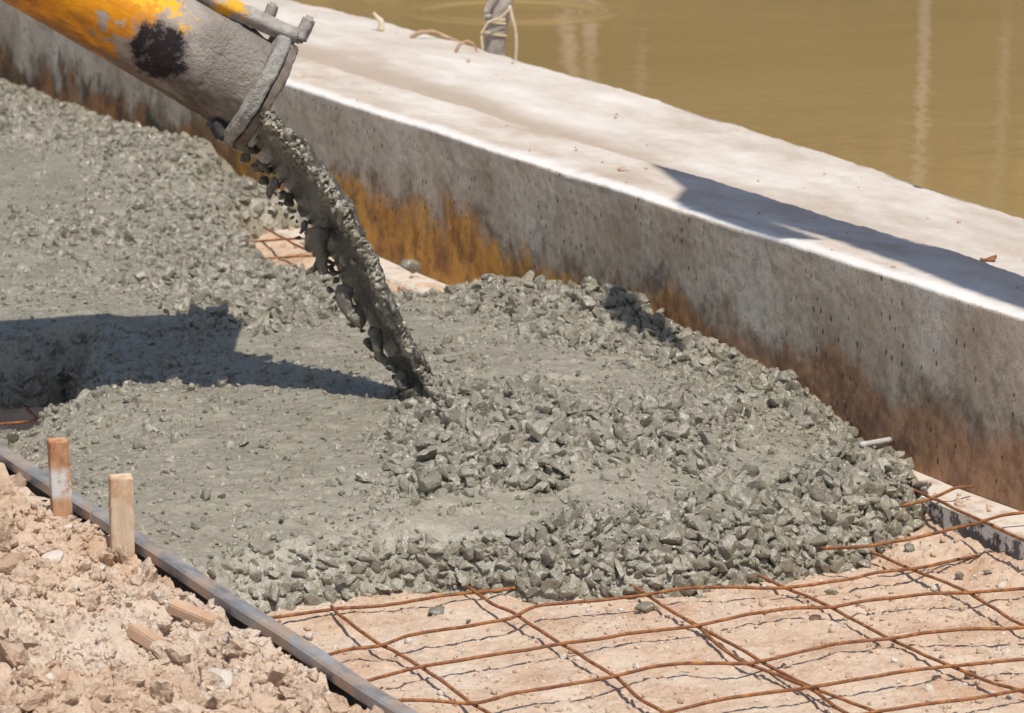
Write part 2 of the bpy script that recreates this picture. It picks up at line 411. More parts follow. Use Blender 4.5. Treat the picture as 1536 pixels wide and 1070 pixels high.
M_GRASS = mat_plain('bank_earth', (0.12, 0.085, 0.035), (0.17, 0.125, 0.05), 3)
M_LEAF = mat_plain('leaf_green', (0.07, 0.085, 0.022), (0.12, 0.12, 0.035), 4, 0.7)
M_TRUNK = mat_plain('pale_trunk', (0.55, 0.47, 0.40), (0.78, 0.70, 0.62), 12)
M_DRYLEAF = mat_plain('dry_leaf', (0.20, 0.08, 0.04), (0.38, 0.18, 0.09))

# ------------------------------------------------------------------ layout (metres; +Y runs along the wall, away from the camera)
X_FORM, X_LEDGE, X_WALL, X_CAP, X_EDGE = 1.75, 2.905, 2.975, 3.163, 3.62
Z_TOP = 0.344

def soil_h(x, y):
    P = xy0(x, y)
    h = 0.010 * fbm(P * 4, 3, 3) + 0.004 * np.clip((x - 2.3) * 2, 0, 1) * fbm(P * 30, 4, 5, 0.65) + 0.0024 * fbm(P * 20, 3, 9, 0.5)
    h = h + 0.0022 * fbm(P * 75, 3, 13, 0.65)
    return h + 0.028 * np.clip((x - 2.72) / 0.18, 0, 1) ** 1.5 - 0.004 + 0.030 * np.clip((y - 5.7) / .5, 0, 1) * np.clip((x - 2.3) / .4, 0, 1)

# ground: one large sheet, a finer compacted bed between the forms, loose spoil to the left
def sheet(x0, x1, y0, y1, step, hf):
    nx, ny = int((x1 - x0) / step) + 1, int((y1 - y0) / step) + 1
    X, Y = np.meshgrid(np.linspace(x0, x1, nx), np.linspace(y0, y1, ny))
    x, y = X.ravel(), Y.ravel()
    return np.stack([x, y, hf(x, y)], 1), grid_faces(ny, nx)
V, F = sheet(-120, X_EDGE, -120, 160, 2.0, lambda x, y: -0.12 + 0 * x)
tag(mesh_np('ground', V, F, M_BASE), kind='structure')
V1, F1 = sheet(X_FORM - 0.01, X_WALL, 3.3, 5.2, 0.0038, soil_h)
V2, F2 = sheet(X_FORM - 0.01, X_WALL, 5.2, 10.2, 0.012, soil_h)
V3, F3 = sheet(X_FORM - 0.01, X_WALL, 0.5, 3.3, 0.03, soil_h)
V, F, T = merge([(V1, F1, 0.4), (V2, F2, 0.4), (V3, F3, 0.4)])
bed = tag(mesh_np('path_bed', V, F, M_BASE, tint=T), kind='structure')

def spoil_h(x, y):
    P = xy0(x, y)
    d = X_FORM - 0.03 - x
    h = 0.080 + 0.015 * fbm(P * 5, 3, 21) + 0.014 * fbm(P * 16, 4, 33, 0.6) + 0.006 * np.abs(fbm(P * 60, 4, 41, 0.6)) + 0.0025 * fbm(P * 170, 2, 43)
    return h - 0.004 * np.clip(1 - d / 0.04, 0, 1) + 0.012 * np.clip(d / 0.3, 0, 1)

# retaining wall with coping, water-side slab
def loft(profile, ys, jitter, name, mat):
    """profile: (x, z) list, swept along ys with a displacement function"""
    prof = np.asarray(profile, float)
    t = np.concatenate([[0], np.cumsum(np.linalg.norm(np.diff(prof, axis=0), axis=1))])
    n = int(t[-1] / 0.006)
    u = np.unique(np.concatenate([np.linspace(0, t[-1], n), t]))
    px, pz = np.interp(u, t, prof[:, 0]), np.interp(u, t, prof[:, 1])
    X = np.repeat(px[None], len(ys), 0); Z = np.repeat(pz[None], len(ys), 0); Y = np.repeat(ys[:, None], len(u), 1)
    V = np.stack([X.ravel(), Y.ravel(), Z.ravel()], 1)
    V = jitter(V)
    return mesh_np(name, V, grid_faces(len(ys), len(u)), mat)
def wall_j(V):
    face = np.clip((V[:, 2] - 0.0) / 0.02, 0, 1) * (V[:, 0] < X_WALL + 0.02)
    P = V * np.array([1, 1, 0.5])
    d = 0.0012 * fbm(P * 6, 2, 51) + 0.0003 * fbm(V * 40, 3, 57, 0.6) + 0.0005 * fbm(V * 150, 2, 58)
    top = V[:, 2] > Z_TOP - 0.012
    nx = np.where(top, 0.4, 1.0)
    V = V.copy()
    V[:, 0] += d * nx * (V[:, 0] < X_WALL + 0.03)
    V[:, 2] += (0.0028 * fbm(V * 5, 3, 61) + 0.0012 * fbm(V * 40, 3, 63)) * top
    far = V[:, 0] > X_CAP - 0.006
    V[:, 0] += far * 0.006 * fbm(V * np.array([0, 3, 0]) + 3.3, 4, 66)
    return V
ys = np.concatenate([np.arange(0.5, 4.3, 0.04), np.arange(4.3, 6.6, 0.0055), np.arange(6.6, 11.2, 0.012), np.arange(11.2, 18, 0.06)])
wall = loft([(X_WALL + 0.004, -0.1), (X_WALL + 0.004, 0.06), (X_WALL, 0.30), (X_WALL, Z_TOP - 0.006), (X_WALL + 0.0015, Z_TOP - 0.0015), (X_WALL + 0.006, Z_TOP),
             (X_CAP - 0.004, Z_TOP), (X_CAP, Z_TOP - 0.004), (X_CAP, 0.2)], ys, wall_j, 'retaining_wall', M_WALL)
tag(wall, 'low concrete retaining wall with orange and brown stained face and bleached white top', 'wall')
def slab_j(V):
    V = V.copy()
    drop = 0.050 * np.clip((7.4 - V[:, 1]) / 2.4, 0, 1)
    top = V[:, 2] > 0.25
    V[:, 2] -= drop * top
    V[:, 2] += top * (0.004 * fbm(V * 3, 3, 71) + 0.002 * fbm(V * 25, 3, 73))
    e = V[:, 0] > X_EDGE - 0.02
    V[:, 0] += e * (0.016 * fbm(V * np.array([0, 2.2, 0]) + 1.7, 4, 77, 0.65))
    return V
slab = loft([(X_CAP - 0.02, 0.339), (X_EDGE - 0.015, 0.333), (X_EDGE, 0.322), (X_EDGE + 0.004, -0.8)], ys[::2], slab_j, 'bank_slab', M_SLAB)
tag(slab, kind='structure')

# ------------------------------------------------------------------ wet concrete: height map from surveyed points
CP = [  # (photo x, photo y, height): points on the poured surface
 (20,662,.055),(100,710,.085),(205,782,.088),(300,846,.08),(380,893,.045),
 (25,655,.05),(60,628,.062),(105,606,.08),(0,640,-.05),(40,626,-.045),(72,616,-.03),(-40,640,-.05),(-40,614,0),(0,614,0),(60,611,0),(95,604,.03),
 (0,578,.07),(0,548,.10),(80,562,.09),(150,560,.10),(-60,560,.09),(-60,500,.11),
 (150,620,.10),(150,700,.10),(300,700,.11),(300,600,.11),(450,600,.12),(450,700,.115),(450,800,.088),(550,850,.06),(600,780,.09),(655,615,.135),(600,640,.125),
 (720,640,.14),(800,600,.145),(800,680,.13),(900,700,.12),(1000,650,.13),(900,600,.145),(700,760,.095),(850,750,.095),(1000,735,.095),(1150,700,.10),(1200,650,.10),
 (1100,600,.13),(1000,560,.14),(900,530,.145),(800,520,.14),(750,470,.13),(870,434,.15),(940,438,.172),(1040,512,.138),(1200,562,.135),(1240,602,.115),(1290,664,.072),
 (560,500,.125),(450,500,.125),(350,490,.13),(300,520,.12),(250,560,.11),(200,590,.11),
 (400,390,.11),(425,414,.11),(500,430,.11),(600,447,.11),(690,449,.105),
 (430,350,-.03),(470,380,-.03),(540,400,-.03),(620,420,-.03),(660,430,-.03),(395,362,-.02),(480,345,-.03),(560,380,-.03),
 (400,308,.13),(445,302,.135),(350,330,.12),(490,300,.12),
 (300,300,.13),(200,350,.13),(100,300,.13),(0,300,.13),(0,200,.13),(100,200,.14),(200,230,.14),(310,207,.17),(150,174,.135),(0,117,.135),(250,190,.15),
 (350,260,.12),(350,400,.12),(250,430,.125),(100,430,.125),(0,480,.12),(0,400,.125),(380,232,.13)]
W = [tuple(G(a, b, z)) for a, b, z in CP if z > .04]
EDGE = [(410,918,0),(460,911,0),(520,904,0),(600,894,0),(660,890,0),(740,895,0),(800,905,0),(870,897,0),(950,900,0),(1020,893,0),(1100,882,0),(1180,870,.003),(1250,850,.006),
        (1320,820,.015),(1368,795,.025),(1390,768,.03),(1376,738,.058),(1342,704,.058),(1296,669,.06)]
for a, b, z in [(450,850,.05),(520,845,.05),(600,835,.052),(700,825,.055),(800,830,.055),(900,825,.055),(1000,825,.055),(1100,815,.06),(1200,800,.06),(1300,765,.065),(1340,745,.082),(1270,690,.085)]:
    W.append(tuple(G(a, b, z)))
W += [(1.74, 6.6, .09), (1.74, 7.5, .12), (1.74, 8.5, .12), (1.74, 10.4, .12), (2.98, 10.4, .13), (2.3, 10.4, .13), (2.98, 8.2, .14), (2.0, 8.5, .125),
      (2.3, 4.5, .05), (2.0, 4.6, .04), (2.7, 4.5, .06)]
# where the pour ends: footprint outline, the bare gap by the wall and the notch beside the form
def wpts(l): return [tuple(G(*q)[:2]) for q in l]
GAP_N = [(700,441,.105),(650,446,.11),(600,447,.11),(550,440,.11),(500,430,.11),(460,422,.11),(425,414,.11),(400,392,.11)]
GAPP = wpts([(376,366,.045),(392,354,.05),(420,350,.055),(450,348,.055),(478,347,.06)]) + [(3.05, 7.02), (3.05, 6.28)] + [(x + FW[0] * .11, y + FW[1] * .11) for x, y in wpts(GAP_N)]
NOTCH = wpts([(-60,616,0),(0,616,0),(60,612,0),(100,604,0)]) + [(x + FW[0] * .05, y + FW[1] * .05) for x, y in wpts([(108,606,.075),(62,630,.06),(26,657,.05)])] + [(1.70, 5.86)]
OUTER = [(1.60, G(395, 922, 0)[1])] + wpts(EDGE) + [(3.2, G(1290, 664, .07)[1]), (3.2, 18.2), (1.6, 18.2)]
def poly_sd(x, y, poly):
    """signed distance, positive inside"""
    P = np.array(poly); Q = np.roll(P, -1, 0)
    d = np.full(len(x), 1e9); ins = np.zeros(len(x), bool)
    for (ax_, ay_), (bx_, by_) in zip(P, Q):
        ex, ey = bx_ - ax_, by_ - ay_
        t = np.clip(((x - ax_) * ex + (y - ay_) * ey) / (ex * ex + ey * ey + 1e-12), 0, 1)
        d = np.minimum(d, np.hypot(x - ax_ - t * ex, y - ay_ - t * ey))
        c = (ay_ > y) != (by_ > y)
        ins ^= c & (x < (bx_ - ax_) * (y - ay_) / (by_ - ay_ + 1e-15) + ax_)
    return np.where(ins, d, -d)
def foot_d(x, y):
    return np.minimum(np.minimum(poly_sd(x, y, OUTER), -poly_sd(x, y, GAPP)), -poly_sd(x, y, NOTCH))
W = np.array(W)
def rbf_fit(P, v, lam=1e-4):
    K = np.linalg.norm(P[:, None] - P[None], axis=2)
    n = len(P); A = np.zeros((n + 1, n + 1)); A[:n, :n] = -K + lam * np.eye(n); A[:n, n] = A[n, :n] = 1
    return np.linalg.solve(A, np.concatenate([v, [0]]))
SC = np.array([1.0, 0.8])
RW = rbf_fit(W[:, :2] * SC, W[:, 2])
def rbf_eval(x, y):
    out = np.empty(len(x)); Q = np.stack([x, y], 1) * SC; P = W[:, :2] * SC
    for s in range(0, len(x), 40000):
        q = Q[s:s + 40000]
        K = np.sqrt(((q[:, None] - P[None]) ** 2).sum(2))
        out[s:s + 40000] = -K @ RW[:-1] + RW[-1]
    return out
MK = [(700,650,1),(800,650,1),(900,650,1),(1000,650,1),(1050,700,.9),(800,710,1),(700,700,1),(650,720,.9),(640,680,.8),(1100,620,.7),(600,840,.9),(700,840,1),(800,840,1),(900,830,1),(1000,820,1),
 (1100,800,1),(1200,780,1),(1300,770,1),(1350,740,1),(1000,880,1),(700,880,1),(500,890,.7),(1200,740,.9),(1290,690,.9),(1240,620,.9),(1200,570,.9),(1040,520,.9),(940,450,1),(870,440,.9),
 (1000,500,.8),(850,480,.7),(750,455,.6),(1150,560,.5),(350,450,.9),(420,460,.9),(480,440,.8),(330,420,.8),(400,420,.8),(300,400,.7),(250,330,.6),(400,320,.8),(350,280,.7),(300,230,.7),
 (200,200,.7),(100,170,.7),(0,150,.7),(150,260,.5),(30,330,.5),(100,350,.6),(60,420,.35),(800,800,1),(900,790,1),(1100,750,1),(650,600,.9),(700,610,.9),(760,600,.8),(1350,790,1),(1150,840,1),(400,332,1),(440,325,1),(430,308,1),(470,330,1),
 (300,700,.06),(150,680,.12),(250,620,.12),(400,620,.05),(450,700,.04),(500,640,.05),(550,600,.05),(300,780,.12),(400,800,.2),(450,760,.08),(560,700,.2),(540,760,.25),(600,500,0),(700,490,.05),
 (480,510,0),(400,520,0),(500,560,.1),(650,540,.2),(780,550,.05),(850,555,.05),(950,560,.15),(700,560,.25),(150,540,.2),(50,540,.4),(20,590,.9),(70,590,.9),(110,580,.6),(200,480,.1),(100,460,.1),(0,460,.1),(30,280,.1),(80,270,.2),
 (760,770,0),(700,778,0),(640,775,.1),(830,748,0),(900,735,0),(1000,715,.05),(1100,700,.15),(1150,690,.15),(1180,680,.1),(560,800,.4),(450,850,.45),(1050,590,.3),(1130,640,.35),(120,600,.2),(80,660,.25)]
MK = np.array(MK, float)
def base_h(x, y):
    d = foot_d(x, y); d = np.minimum(d, -poly_sd(x, y, NOTCH) * 1.0) + 0.012 * fbm(xy0(x, y) * 16, 3, 89)
    gr = np.where(x > X_LEDGE, 0.06, soil_h(x, y))
    steep = np.where((y > 6.15) & (x < 2.5) & (y < 7), 0.06, np.where((y > 5.4) & (x < 2.4) | (y > 6.3), np.where(y > 6.6, 0.05, 0.03), 0.075))
    ramp = np.where(d < 0, d * 2.5 - .006, 0.145 * (1 - np.exp(-np.clip(d, 0, 1) / steep))) + gr
    h = rbf_eval(x, y)
    k_ = 0.012                                  # soft minimum
    m_ = np.clip(0.5 + 0.5 * (ramp - h) / k_, 0, 1)
    return ramp * (1 - m_) + h * m_ - k_ * m_ * (1 - m_)
def stony(x, y):
    a, b = proj(np.stack([x, y, base_h(x, y)], 1))
    a = a + 16 * fbm(xy0(x, y) * 14, 3, 81); b = b + 9 * fbm(xy0(x, y) * 14, 3, 85)
    out = np.empty(len(x))
    for s in range(0, len(x), 60000):
        d2 = (a[s:s + 60000, None] - MK[None, :, 0]) ** 2 + (1.9 * (b[s:s + 60000, None] - MK[None, :, 1])) ** 2
        w = 1 / (d2 + 300) ** 1.8
        out[s:s + 60000] = (w * MK[None, :, 2]).sum(1) / w.sum(1)
    return np.clip(out, 0, 1)
def paste_h(x, y, m=None):
    P = xy0(x, y)
    if m is None: m = stony(x, y)
    h = base_h(x, y)
    h = h + 0.006 * fbm(P * 7, 3, 91) + (0.0018 + 0.004 * m) * fbm(P * 34, 3, 95) + (0.0010 + 0.0021 * m) * fbm(P * 90, 3, 99, 0.6)
    h = h - 0.0045 * np.clip(m * 1.5 - .4, 0, 1)
    # trowel like flow streaks in the smooth slurry
    h = h + (1 - m) * 0.0022 * fbm(np.stack([(P[:, 0] * RT[0] + P[:, 1] * RT[1]) * 12, (P[:, 0] * FW[0] + P[:, 1] * FW[1]) * 55, 0 * x], 1), 2, 103)
    return h

PROTO = {}
def rock_protos(sub, n, seed, p=16, crumb=0.0, flat=(1.0, 0.82, 0.62), fn=None):
    r = np.random.default_rng(seed)
    bm = bmesh.new(); bmesh.ops.create_icosphere(bm, subdivisions=sub, radius=1)
    D = np.array([v.co[:] for v in bm.verts]); D /= np.linalg.norm(D, axis=1)[:, None]
    F = np.array([[v.index for v in f.verts] for f in bm.faces]); bm.free()
    out = []
    for q in range(n):
        N = r.normal(size=(11, 3)); N /= np.linalg.norm(N, axis=1)[:, None]
        N = np.concatenate([N, -N[:3]]); off = r.uniform(0.55, 1.0, len(N))
        dots = np.clip(D @ N.T, 0, None) / off
        rad = (dots ** p).sum(1) ** (-1 / p)
        rad = np.clip(rad, 0, 1.45)
        V = D * rad[:, None]
        if crumb: V = V * (1 + crumb * fbm(V * 2.6 + q * 7, 3, seed + q, 0.6))[:, None]
        V = V * (np.array(flat) * r.uniform(0.8, 1.25, 3))
        V /= np.abs(V).max() * 0.9
        out.append(V)
    return out, F
def rand_rot(n, r):
    q = r.normal(size=(n, 4)); q /= np.linalg.norm(q, axis=1)[:, None]
    w, x, y, z = q.T
    return np.stack([1 - 2 * (y * y + z * z), 2 * (x * y - z * w), 2 * (x * z + y * w), 2 * (x * y + z * w), 1 - 2 * (x * x + z * z), 2 * (y * z - x * w),
                     2 * (x * z - y * w), 2 * (y * z + x * w), 1 - 2 * (x * x + y * y)], 1).reshape(-1, 3, 3)
def scatter(protos, cen, size, tint, r):
    Ps, F = protos; nv = len(Ps[0]); k = len(cen)
    pid = r.integers(0, len(Ps), k); A = np.stack(Ps)[pid]
    V = np.einsum('nij,nvj->nvi', rand_rot(k, r), A) * size[:, None, None] + cen[:, None]
    FF = (F[None] + (np.arange(k) * nv)[:, None, None]).reshape(-1, 3)
    return V.reshape(-1, 3), FF, np.repeat(tint, nv)

def jgrid(x0, x1, y0, y1, cell, r):
    nx, ny = int((x1 - x0) / cell), int((y1 - y0) / cell)
    X, Y = np.meshgrid(np.arange(nx), np.arange(ny))
    x = x0 + (X.ravel() + r.uniform(0, 1, X.size)) * cell; y = y0 + (Y.ravel() + r.uniform(0, 1, X.size)) * cell
    return x, y
def cut_sheet(x0, x1, y0, y1, sx, sy):
    nx, ny = int((x1 - x0) / sx) + 1, int((y1 - y0) / sy) + 1
    X, Y = np.meshgrid(np.linspace(x0, x1, nx), np.linspace(y0, y1, ny))
    x, y = X.ravel(), Y.ravel()
    h = paste_h(x, y)
    Fq = grid_faces(ny, nx)
    fd = foot_d(x, y)
    Fq = Fq[(fd[Fq] > -0.035).any(1)]
    return np.stack([x, y, h], 1), Fq, 0.0
parts = [cut_sheet(X_FORM, X_WALL + 0.006, 4.38, 6.5, 0.0032, 0.0036), cut_sheet(X_FORM, X_WALL + 0.006, 6.5, 10.4, 0.007, 0.011), cut_sheet(X_FORM, X_WALL + 0.006, 10.4, 18, 0.025, 0.03)]
near_p = rock_protos(3, 60, 7, 34, 0, (1, .78, .52)); far_p = rock_protos(2, 40, 8, 30, 0, (1, .78, .55))
for (y0, y1, cell, pr, layers) in ((4.40, 6.5, 0.0094, near_p, 2), (6.5, 10.3, 0.0175, far_p, 1), (10.3, 13.5, 0.03, far_p, 1)):
    for lay in range(layers):
        x, y = jgrid(X_FORM + .004, X_WALL - .006, y0, y1, cell * (1 if lay == 0 else 1.3), rng)
        m = stony(x, y); h = paste_h(x, y, m)
        base = soil_h(x, y)
        on_ledge = x > X_LEDGE
        prob = np.clip(m * 1.35 - 0.08, 0.04, 1) if lay == 0 else np.clip(m * 1.4 - 0.5, 0, 0.9)
        prob = np.maximum(prob, 0.05)
        keep = (rng.uniform(size=len(x)) < prob) & (h > np.where(on_ledge, 0.05, base - 0.012))
        x, y, m, h = x[keep], y[keep], m[keep], h[keep]
        s = np.clip(rng.lognormal(math.log(0.0090), 0.38, len(x)), 0.004, 0.0165)
        s *= 0.62 + 0.38 * np.clip(m * 1.6, 0, 1)
        up = rng.uniform(-0.1, 0.75, len(x)) * m + rng.uniform(-0.85, -0.15, len(x)) * (1 - m) + (0.55 if lay else 0)
        cen = np.stack([x, y, h + up * s], 1)
        tint = np.clip(rng.normal(0.10, 0.16, len(x)), 0, 0.8)
        parts.append(scatter(pr, cen, s, tint, rng))
        # finer grit
        if lay == 0:
            x, y = jgrid(X_FORM + .003, X_WALL - .004, y0, y1, cell * 0.8, rng)
            m = stony(x, y); h = paste_h(x, y, m)
            keep = (rng.uniform(size=len(x)) < 0.05 + 0.40 * m) & (h > np.where(x > X_LEDGE, 0.055, soil_h(x, y) - 0.004))
            x, y, h = x[keep], y[keep], h[keep]
            s = rng.uniform(0.002, 0.005, len(x))
            parts.append(scatter(far_p, np.stack([x, y, h + rng.uniform(-.4, .5, len(x)) * s], 1), s, np.clip(rng.normal(.08, .12, len(x)), 0, .6), rng))
V, F, T = merge(parts)
n_paste = 2 * sum(len(p[1]) for p in parts[:3])
con = tag(mesh_np('wet_concrete', V, F, M_CON, tint=T, flat_from=n_paste), 'freshly poured wet grey concrete full of coarse angular stone spread between the forms', 'concrete', kind='stuff')

# individual stones that rolled off the pour
STONES = [(655, 911, .013, 'grey stone lying alone on the pale soil before the pour'), (703, 922, .006, 'tiny dark stone chip on the soil right of a lone grey stone'),
          (1297, 838, .012, 'grey stone fallen off the pour beside a mesh crossing'), (1365, 826, .011, 'dark flat stone on the soil near the splashed ledge'),
          (1440, 866, .008, 'small dark stone lying on the soil between two mesh wires'), (1480, 864, .009, 'grey stone near the right edge between two mesh wires'),
          (968, 906, .014, 'grey stone under a mesh crossing at the foot of the pour'), (1245, 884, .009, 'grey stone sitting under the nearest wire by the pour'),
          (925, 838, .0, '')]
stone_p = rock_protos(3, 10, 77)
for k, (a, b, s, lab) in enumerate(STONES):
    if not s: continue
    g = G(a, b, 0.01)
    Vs = stone_p[0][k] * s
    o = mesh_np('loose_stone', Vs, stone_p[1], M_CON, tint=np.full(len(Vs), 0.35))
    o.location = (g[0], g[1], soil_h(np.array([g[0]]), np.array([g[1]]))[0] + s * 0.42); o.rotation_euler[2] = k
    tag(o, lab, 'stone', 'loose stones in front of the pour')
g = AtD(614, 434, 6.95)
Vs = stone_p[0][8] * 0.024
o = mesh_np('loose_stone', Vs, stone_p[1], M_CON, tint=np.full(len(Vs), 0.1)); o.location = (g[0], g[1], 0.13); o.rotation_euler = (.4, .3, 1)
tag(o, 'large grey stone on the far side of the falling concrete by the wall foot', 'stone', 'loose stones in front of the pour')

# ------------------------------------------------------------------ loose spoil
clod_n = rock_protos(3, 40, 17, 24, 0.30, (1, .8, .65)); clod_s = rock_protos(2, 30, 18, 24, 0.26, (1, .8, .7))
V1, F1 = sheet(0.9, X_FORM - 0.030, 3.3, 5.1, 0.0042, spoil_h)
V2, F2 = sheet(-3, X_FORM - 0.030, 5.1, 18, 0.03, spoil_h)
V3, F3 = sheet(-3, 0.9, 0.5, 5.1, 0.03, spoil_h)
V4, F4 = sheet(0.9, X_FORM - 0.030, 0.5, 3.3, 0.02, spoil_h)
parts = [(V1, F1, 0.4), (V2, F2, 0.4), (V3, F3, 0.4), (V4, F4, 0.4)]
def clods(x0, x1, y0, y1, cell, lo, mean, hi, prob, pr, hf, sink=0.1, wt=0.025):
    x, y = jgrid(x0, x1, y0, y1, cell, rng)
    clump = fbm(xy0(x, y) * 7, 3, 131) * 0.5 + 0.5
    keep = rng.uniform(size=len(x)) < prob * (0.35 + 1.1 * clump)
    x, y = x[keep], y[keep]
    s = np.clip(rng.lognormal(math.log(mean), 0.55, len(x)), lo, hi)
    t = np.where((rng.uniform(size=len(x)) < wt) & (s < .009), rng.uniform(.75, 1, len(x)), rng.uniform(.1, .55, len(x)))
    return scatter(pr, np.stack([x, y, hf(x, y) + s * rng.uniform(-0.35, 0.35, len(x)) + sink * 0], 1), s, t, rng)
parts.append(clods(1.0, X_FORM - .045, 3.6, 5.0, 0.022, .006, .0125, .030, .6, clod_n, spoil_h))
parts.append(clods(1.0, X_FORM - .038, 3.6, 5.0, 0.0080, .0018, .0040, .009, .8, clod_s, spoil_h, wt=.06))
parts.append(clods(1.2, X_FORM - .045, 5.0, 6.2, 0.028, .006, .012, .026, .7, clod_s, spoil_h))
V, F, T = merge(parts)
tag(mesh_np('loose_soil', V, F, M_SOIL, tint=T, flat_from=2 * (len(F1) + len(F2) + len(F3) + len(F4))), 'crumbly pale brown soil with clods heaped along the outside of the steel form', 'soil', kind='stuff')
parts = [clods(X_FORM + .01, X_LEDGE, 3.5, 5.0, 0.0105, .001, .0022, .006, .5, clod_s, soil_h, wt=.22),
         clods(X_FORM + .01, X_LEDGE, 3.5, 5.0, 0.06, .003, .0045, .009, .25, clod_s, soil_h, wt=.12),
         clods(2.5, X_LEDGE, 3.9, 4.9, 0.026, .002, .0045, .010, .35, clod_s, soil_h, wt=.15),
         clods(2.6, X_LEDGE, 6.3, 8.0, 0.03, .004, .007, .013, .5, clod_s, soil_h, wt=.05),
         clods(X_LEDGE, X_WALL - .008, 4.0, 8.0, 0.02, .002, .004, .009, .3, clod_s, lambda x, y: 0.06 + 0 * x)]
V, F, T = merge(parts)
tag(mesh_np('soil_crumbs', V, F, M_SOIL, tint=T), 'small soil crumbs and grit scattered over the compacted path bed', 'soil', kind='stuff')
x = np.concatenate([rng.uniform(X_WALL + .015, X_CAP - .01, 60), rng.uniform(X_CAP + .01, X_EDGE - .03, 60)]); y = rng.uniform(4.4, 9.5, 120)
s = rng.lognormal(math.log(.0028), .5, 120)
zt = np.where(x < X_CAP, Z_TOP, 0.334 - 0.050 * np.clip((7.4 - y) / 2.4, 0, 1))
V, F, T = scatter(clod_s, np.stack([x, y, zt + s * .1], 1), s, np.full(120, .15), rng)
tag(mesh_np('dirt_crumbs', V, F, M_SOIL, tint=T), 'dry brown dirt crumbs dotted over the wall top', 'dirt', kind='stuff')

# ------------------------------------------------------------------ forms
def channel(name, x0, x1, z0, z1, ya, yb, lab, mat, th=0.004, wob=0.0012, group=None):
    """steel channel form: web with two flanges turned outwards"""
    prof = [(x1, z0), (x1, z1 - .003), (x1 - .003, z1), (x0 + .003, z1), (x0, z1 - .003), (x0, z1 - .016), (x0 + th, z1 - .016), (x0 + th, z1 - th - .002), (x1 - th, z1 - th - .002),
            (x1 - th, z0 + th), (x0, z0 + th), (x0, z0)]
    ysn = np.linspace(ya, yb, int((yb - ya) / 0.02) + 2)
    n = len(prof); P = np.array(prof)
    V = np.stack([np.repeat(P[None, :, 0], len(ysn), 0), np.repeat(ysn[:, None], n, 1), np.repeat(P[None, :, 1], len(ysn), 0)], -1).reshape(-1, 3)
    V[:, 0] += wob * fbm(xy0(V[:, 1] * 0, V[:, 1] * 3), 2, 140); V[:, 2] += wob * fbm(xy0(V[:, 1] * 0, V[:, 1] * 4), 2, 144)
    F = to_tris(grid_faces(len(ysn), n, True))
    bm = bmesh.new()
    vs = [bm.verts.new(v) for v in V]
    for f in F: bm.faces.new([vs[i] for i in f])
    bm.faces.new([vs[i] for i in range(n)]); bm.faces.new([vs[(len(ysn) - 1) * n + i] for i in range(n)][::-1])
    bmesh.ops.recalc_face_normals(bm, faces=bm.faces[:])
    o = bm_obj(name, bm, mat)
    return tag(o, lab, 'formwork', group)
yj = G(160, 765, .1)[1]
channel('formwork_channel', X_FORM - .023, X_FORM, -0.02, 0.1, 0.5, yj - .003, 'near grey steel channel form running from the taller raw stake to the bottom edge', M_STEEL, group='steel edge forms')
channel('formwork_channel', X_FORM - .023, X_FORM, -0.021, 0.099, yj + .003, 18, 'far length of grey steel edge form behind the red stained stake', M_STEEL, group='steel edge forms')
ys2 = np.arange(0.5, 18, 0.02)
P = np.array([(X_LEDGE, -.03), (X_LEDGE, .056), (X_LEDGE + .004, .06), (X_WALL + .003, .06)])
V = np.stack([np.repeat(P[None, :, 0], len(ys2), 0), np.repeat(ys2[:, None], 4, 1), np.repeat(P[None, :, 1], len(ys2), 0)], -1).reshape(-1, 3)
V[:, 2] += 0.0025 * fbm(V * 6, 3, 150); V[:, 0] += (V[:, 0] < X_WALL - .01) * 0.004 * fbm(V * np.array([0, 5, 0]) + .5, 3, 152)
tag(mesh_np('ledge_rail', V, grid_faces(len(ys2), 4), M_RAIL, smooth=False), 'low mortar splashed rail with dusty pale top along the foot of the wall', 'formwork')

# stakes
def stake(px, ytop, w, d, rz, tilt, mat, lab, name='wooden_stake'):
    xs_ = X_FORM - .026 - d * .5 - .004
    top = AtX(px, ytop, xs_); g = np.array([top[0], top[1], .05]); h = top[2] - .05
    bm = box_bm((w, d, h + .06), 0.0012, 0)
    bmesh.ops.subdivide_edges(bm, edges=[e for e in bm.edges if abs((e.verts[0].co - e.verts[1].co).z) > h * .6], cuts=10, use_grid_fill=True)
    for v in bm.verts:
        v.co.z += (h + .06) / 2 - .06
        n = fbm(np.array([[v.co.x * 40, v.co.y * 40, v.co.z * 25]]), 2, 160)[0]
        v.co.x += .0011 * n; v.co.y += .0009 * n
        if v.co.z > h * .9: v.co.z += .0016 * fbm(np.array([[v.co.x * 90, v.co.y * 90, 0]]), 2, 163)[0]
    o = bm_obj(name, bm, mat); o.location = g; o.rotation_euler = (tilt[0], tilt[1], rz)
    return tag(o, lab, 'stake', 'wooden stakes holding the form')
stake(91, 660, .027, .029, -PSI + .26, (0.0, -.03), M_STAKE, 'red brown stained wooden stake with white smear, leftmost at the steel form')
stake(181, 714, .031, .026, -PSI + .22, (0.02, .0), M_STAKE2, 'raw pale wooden stake standing at the joint of the steel form')
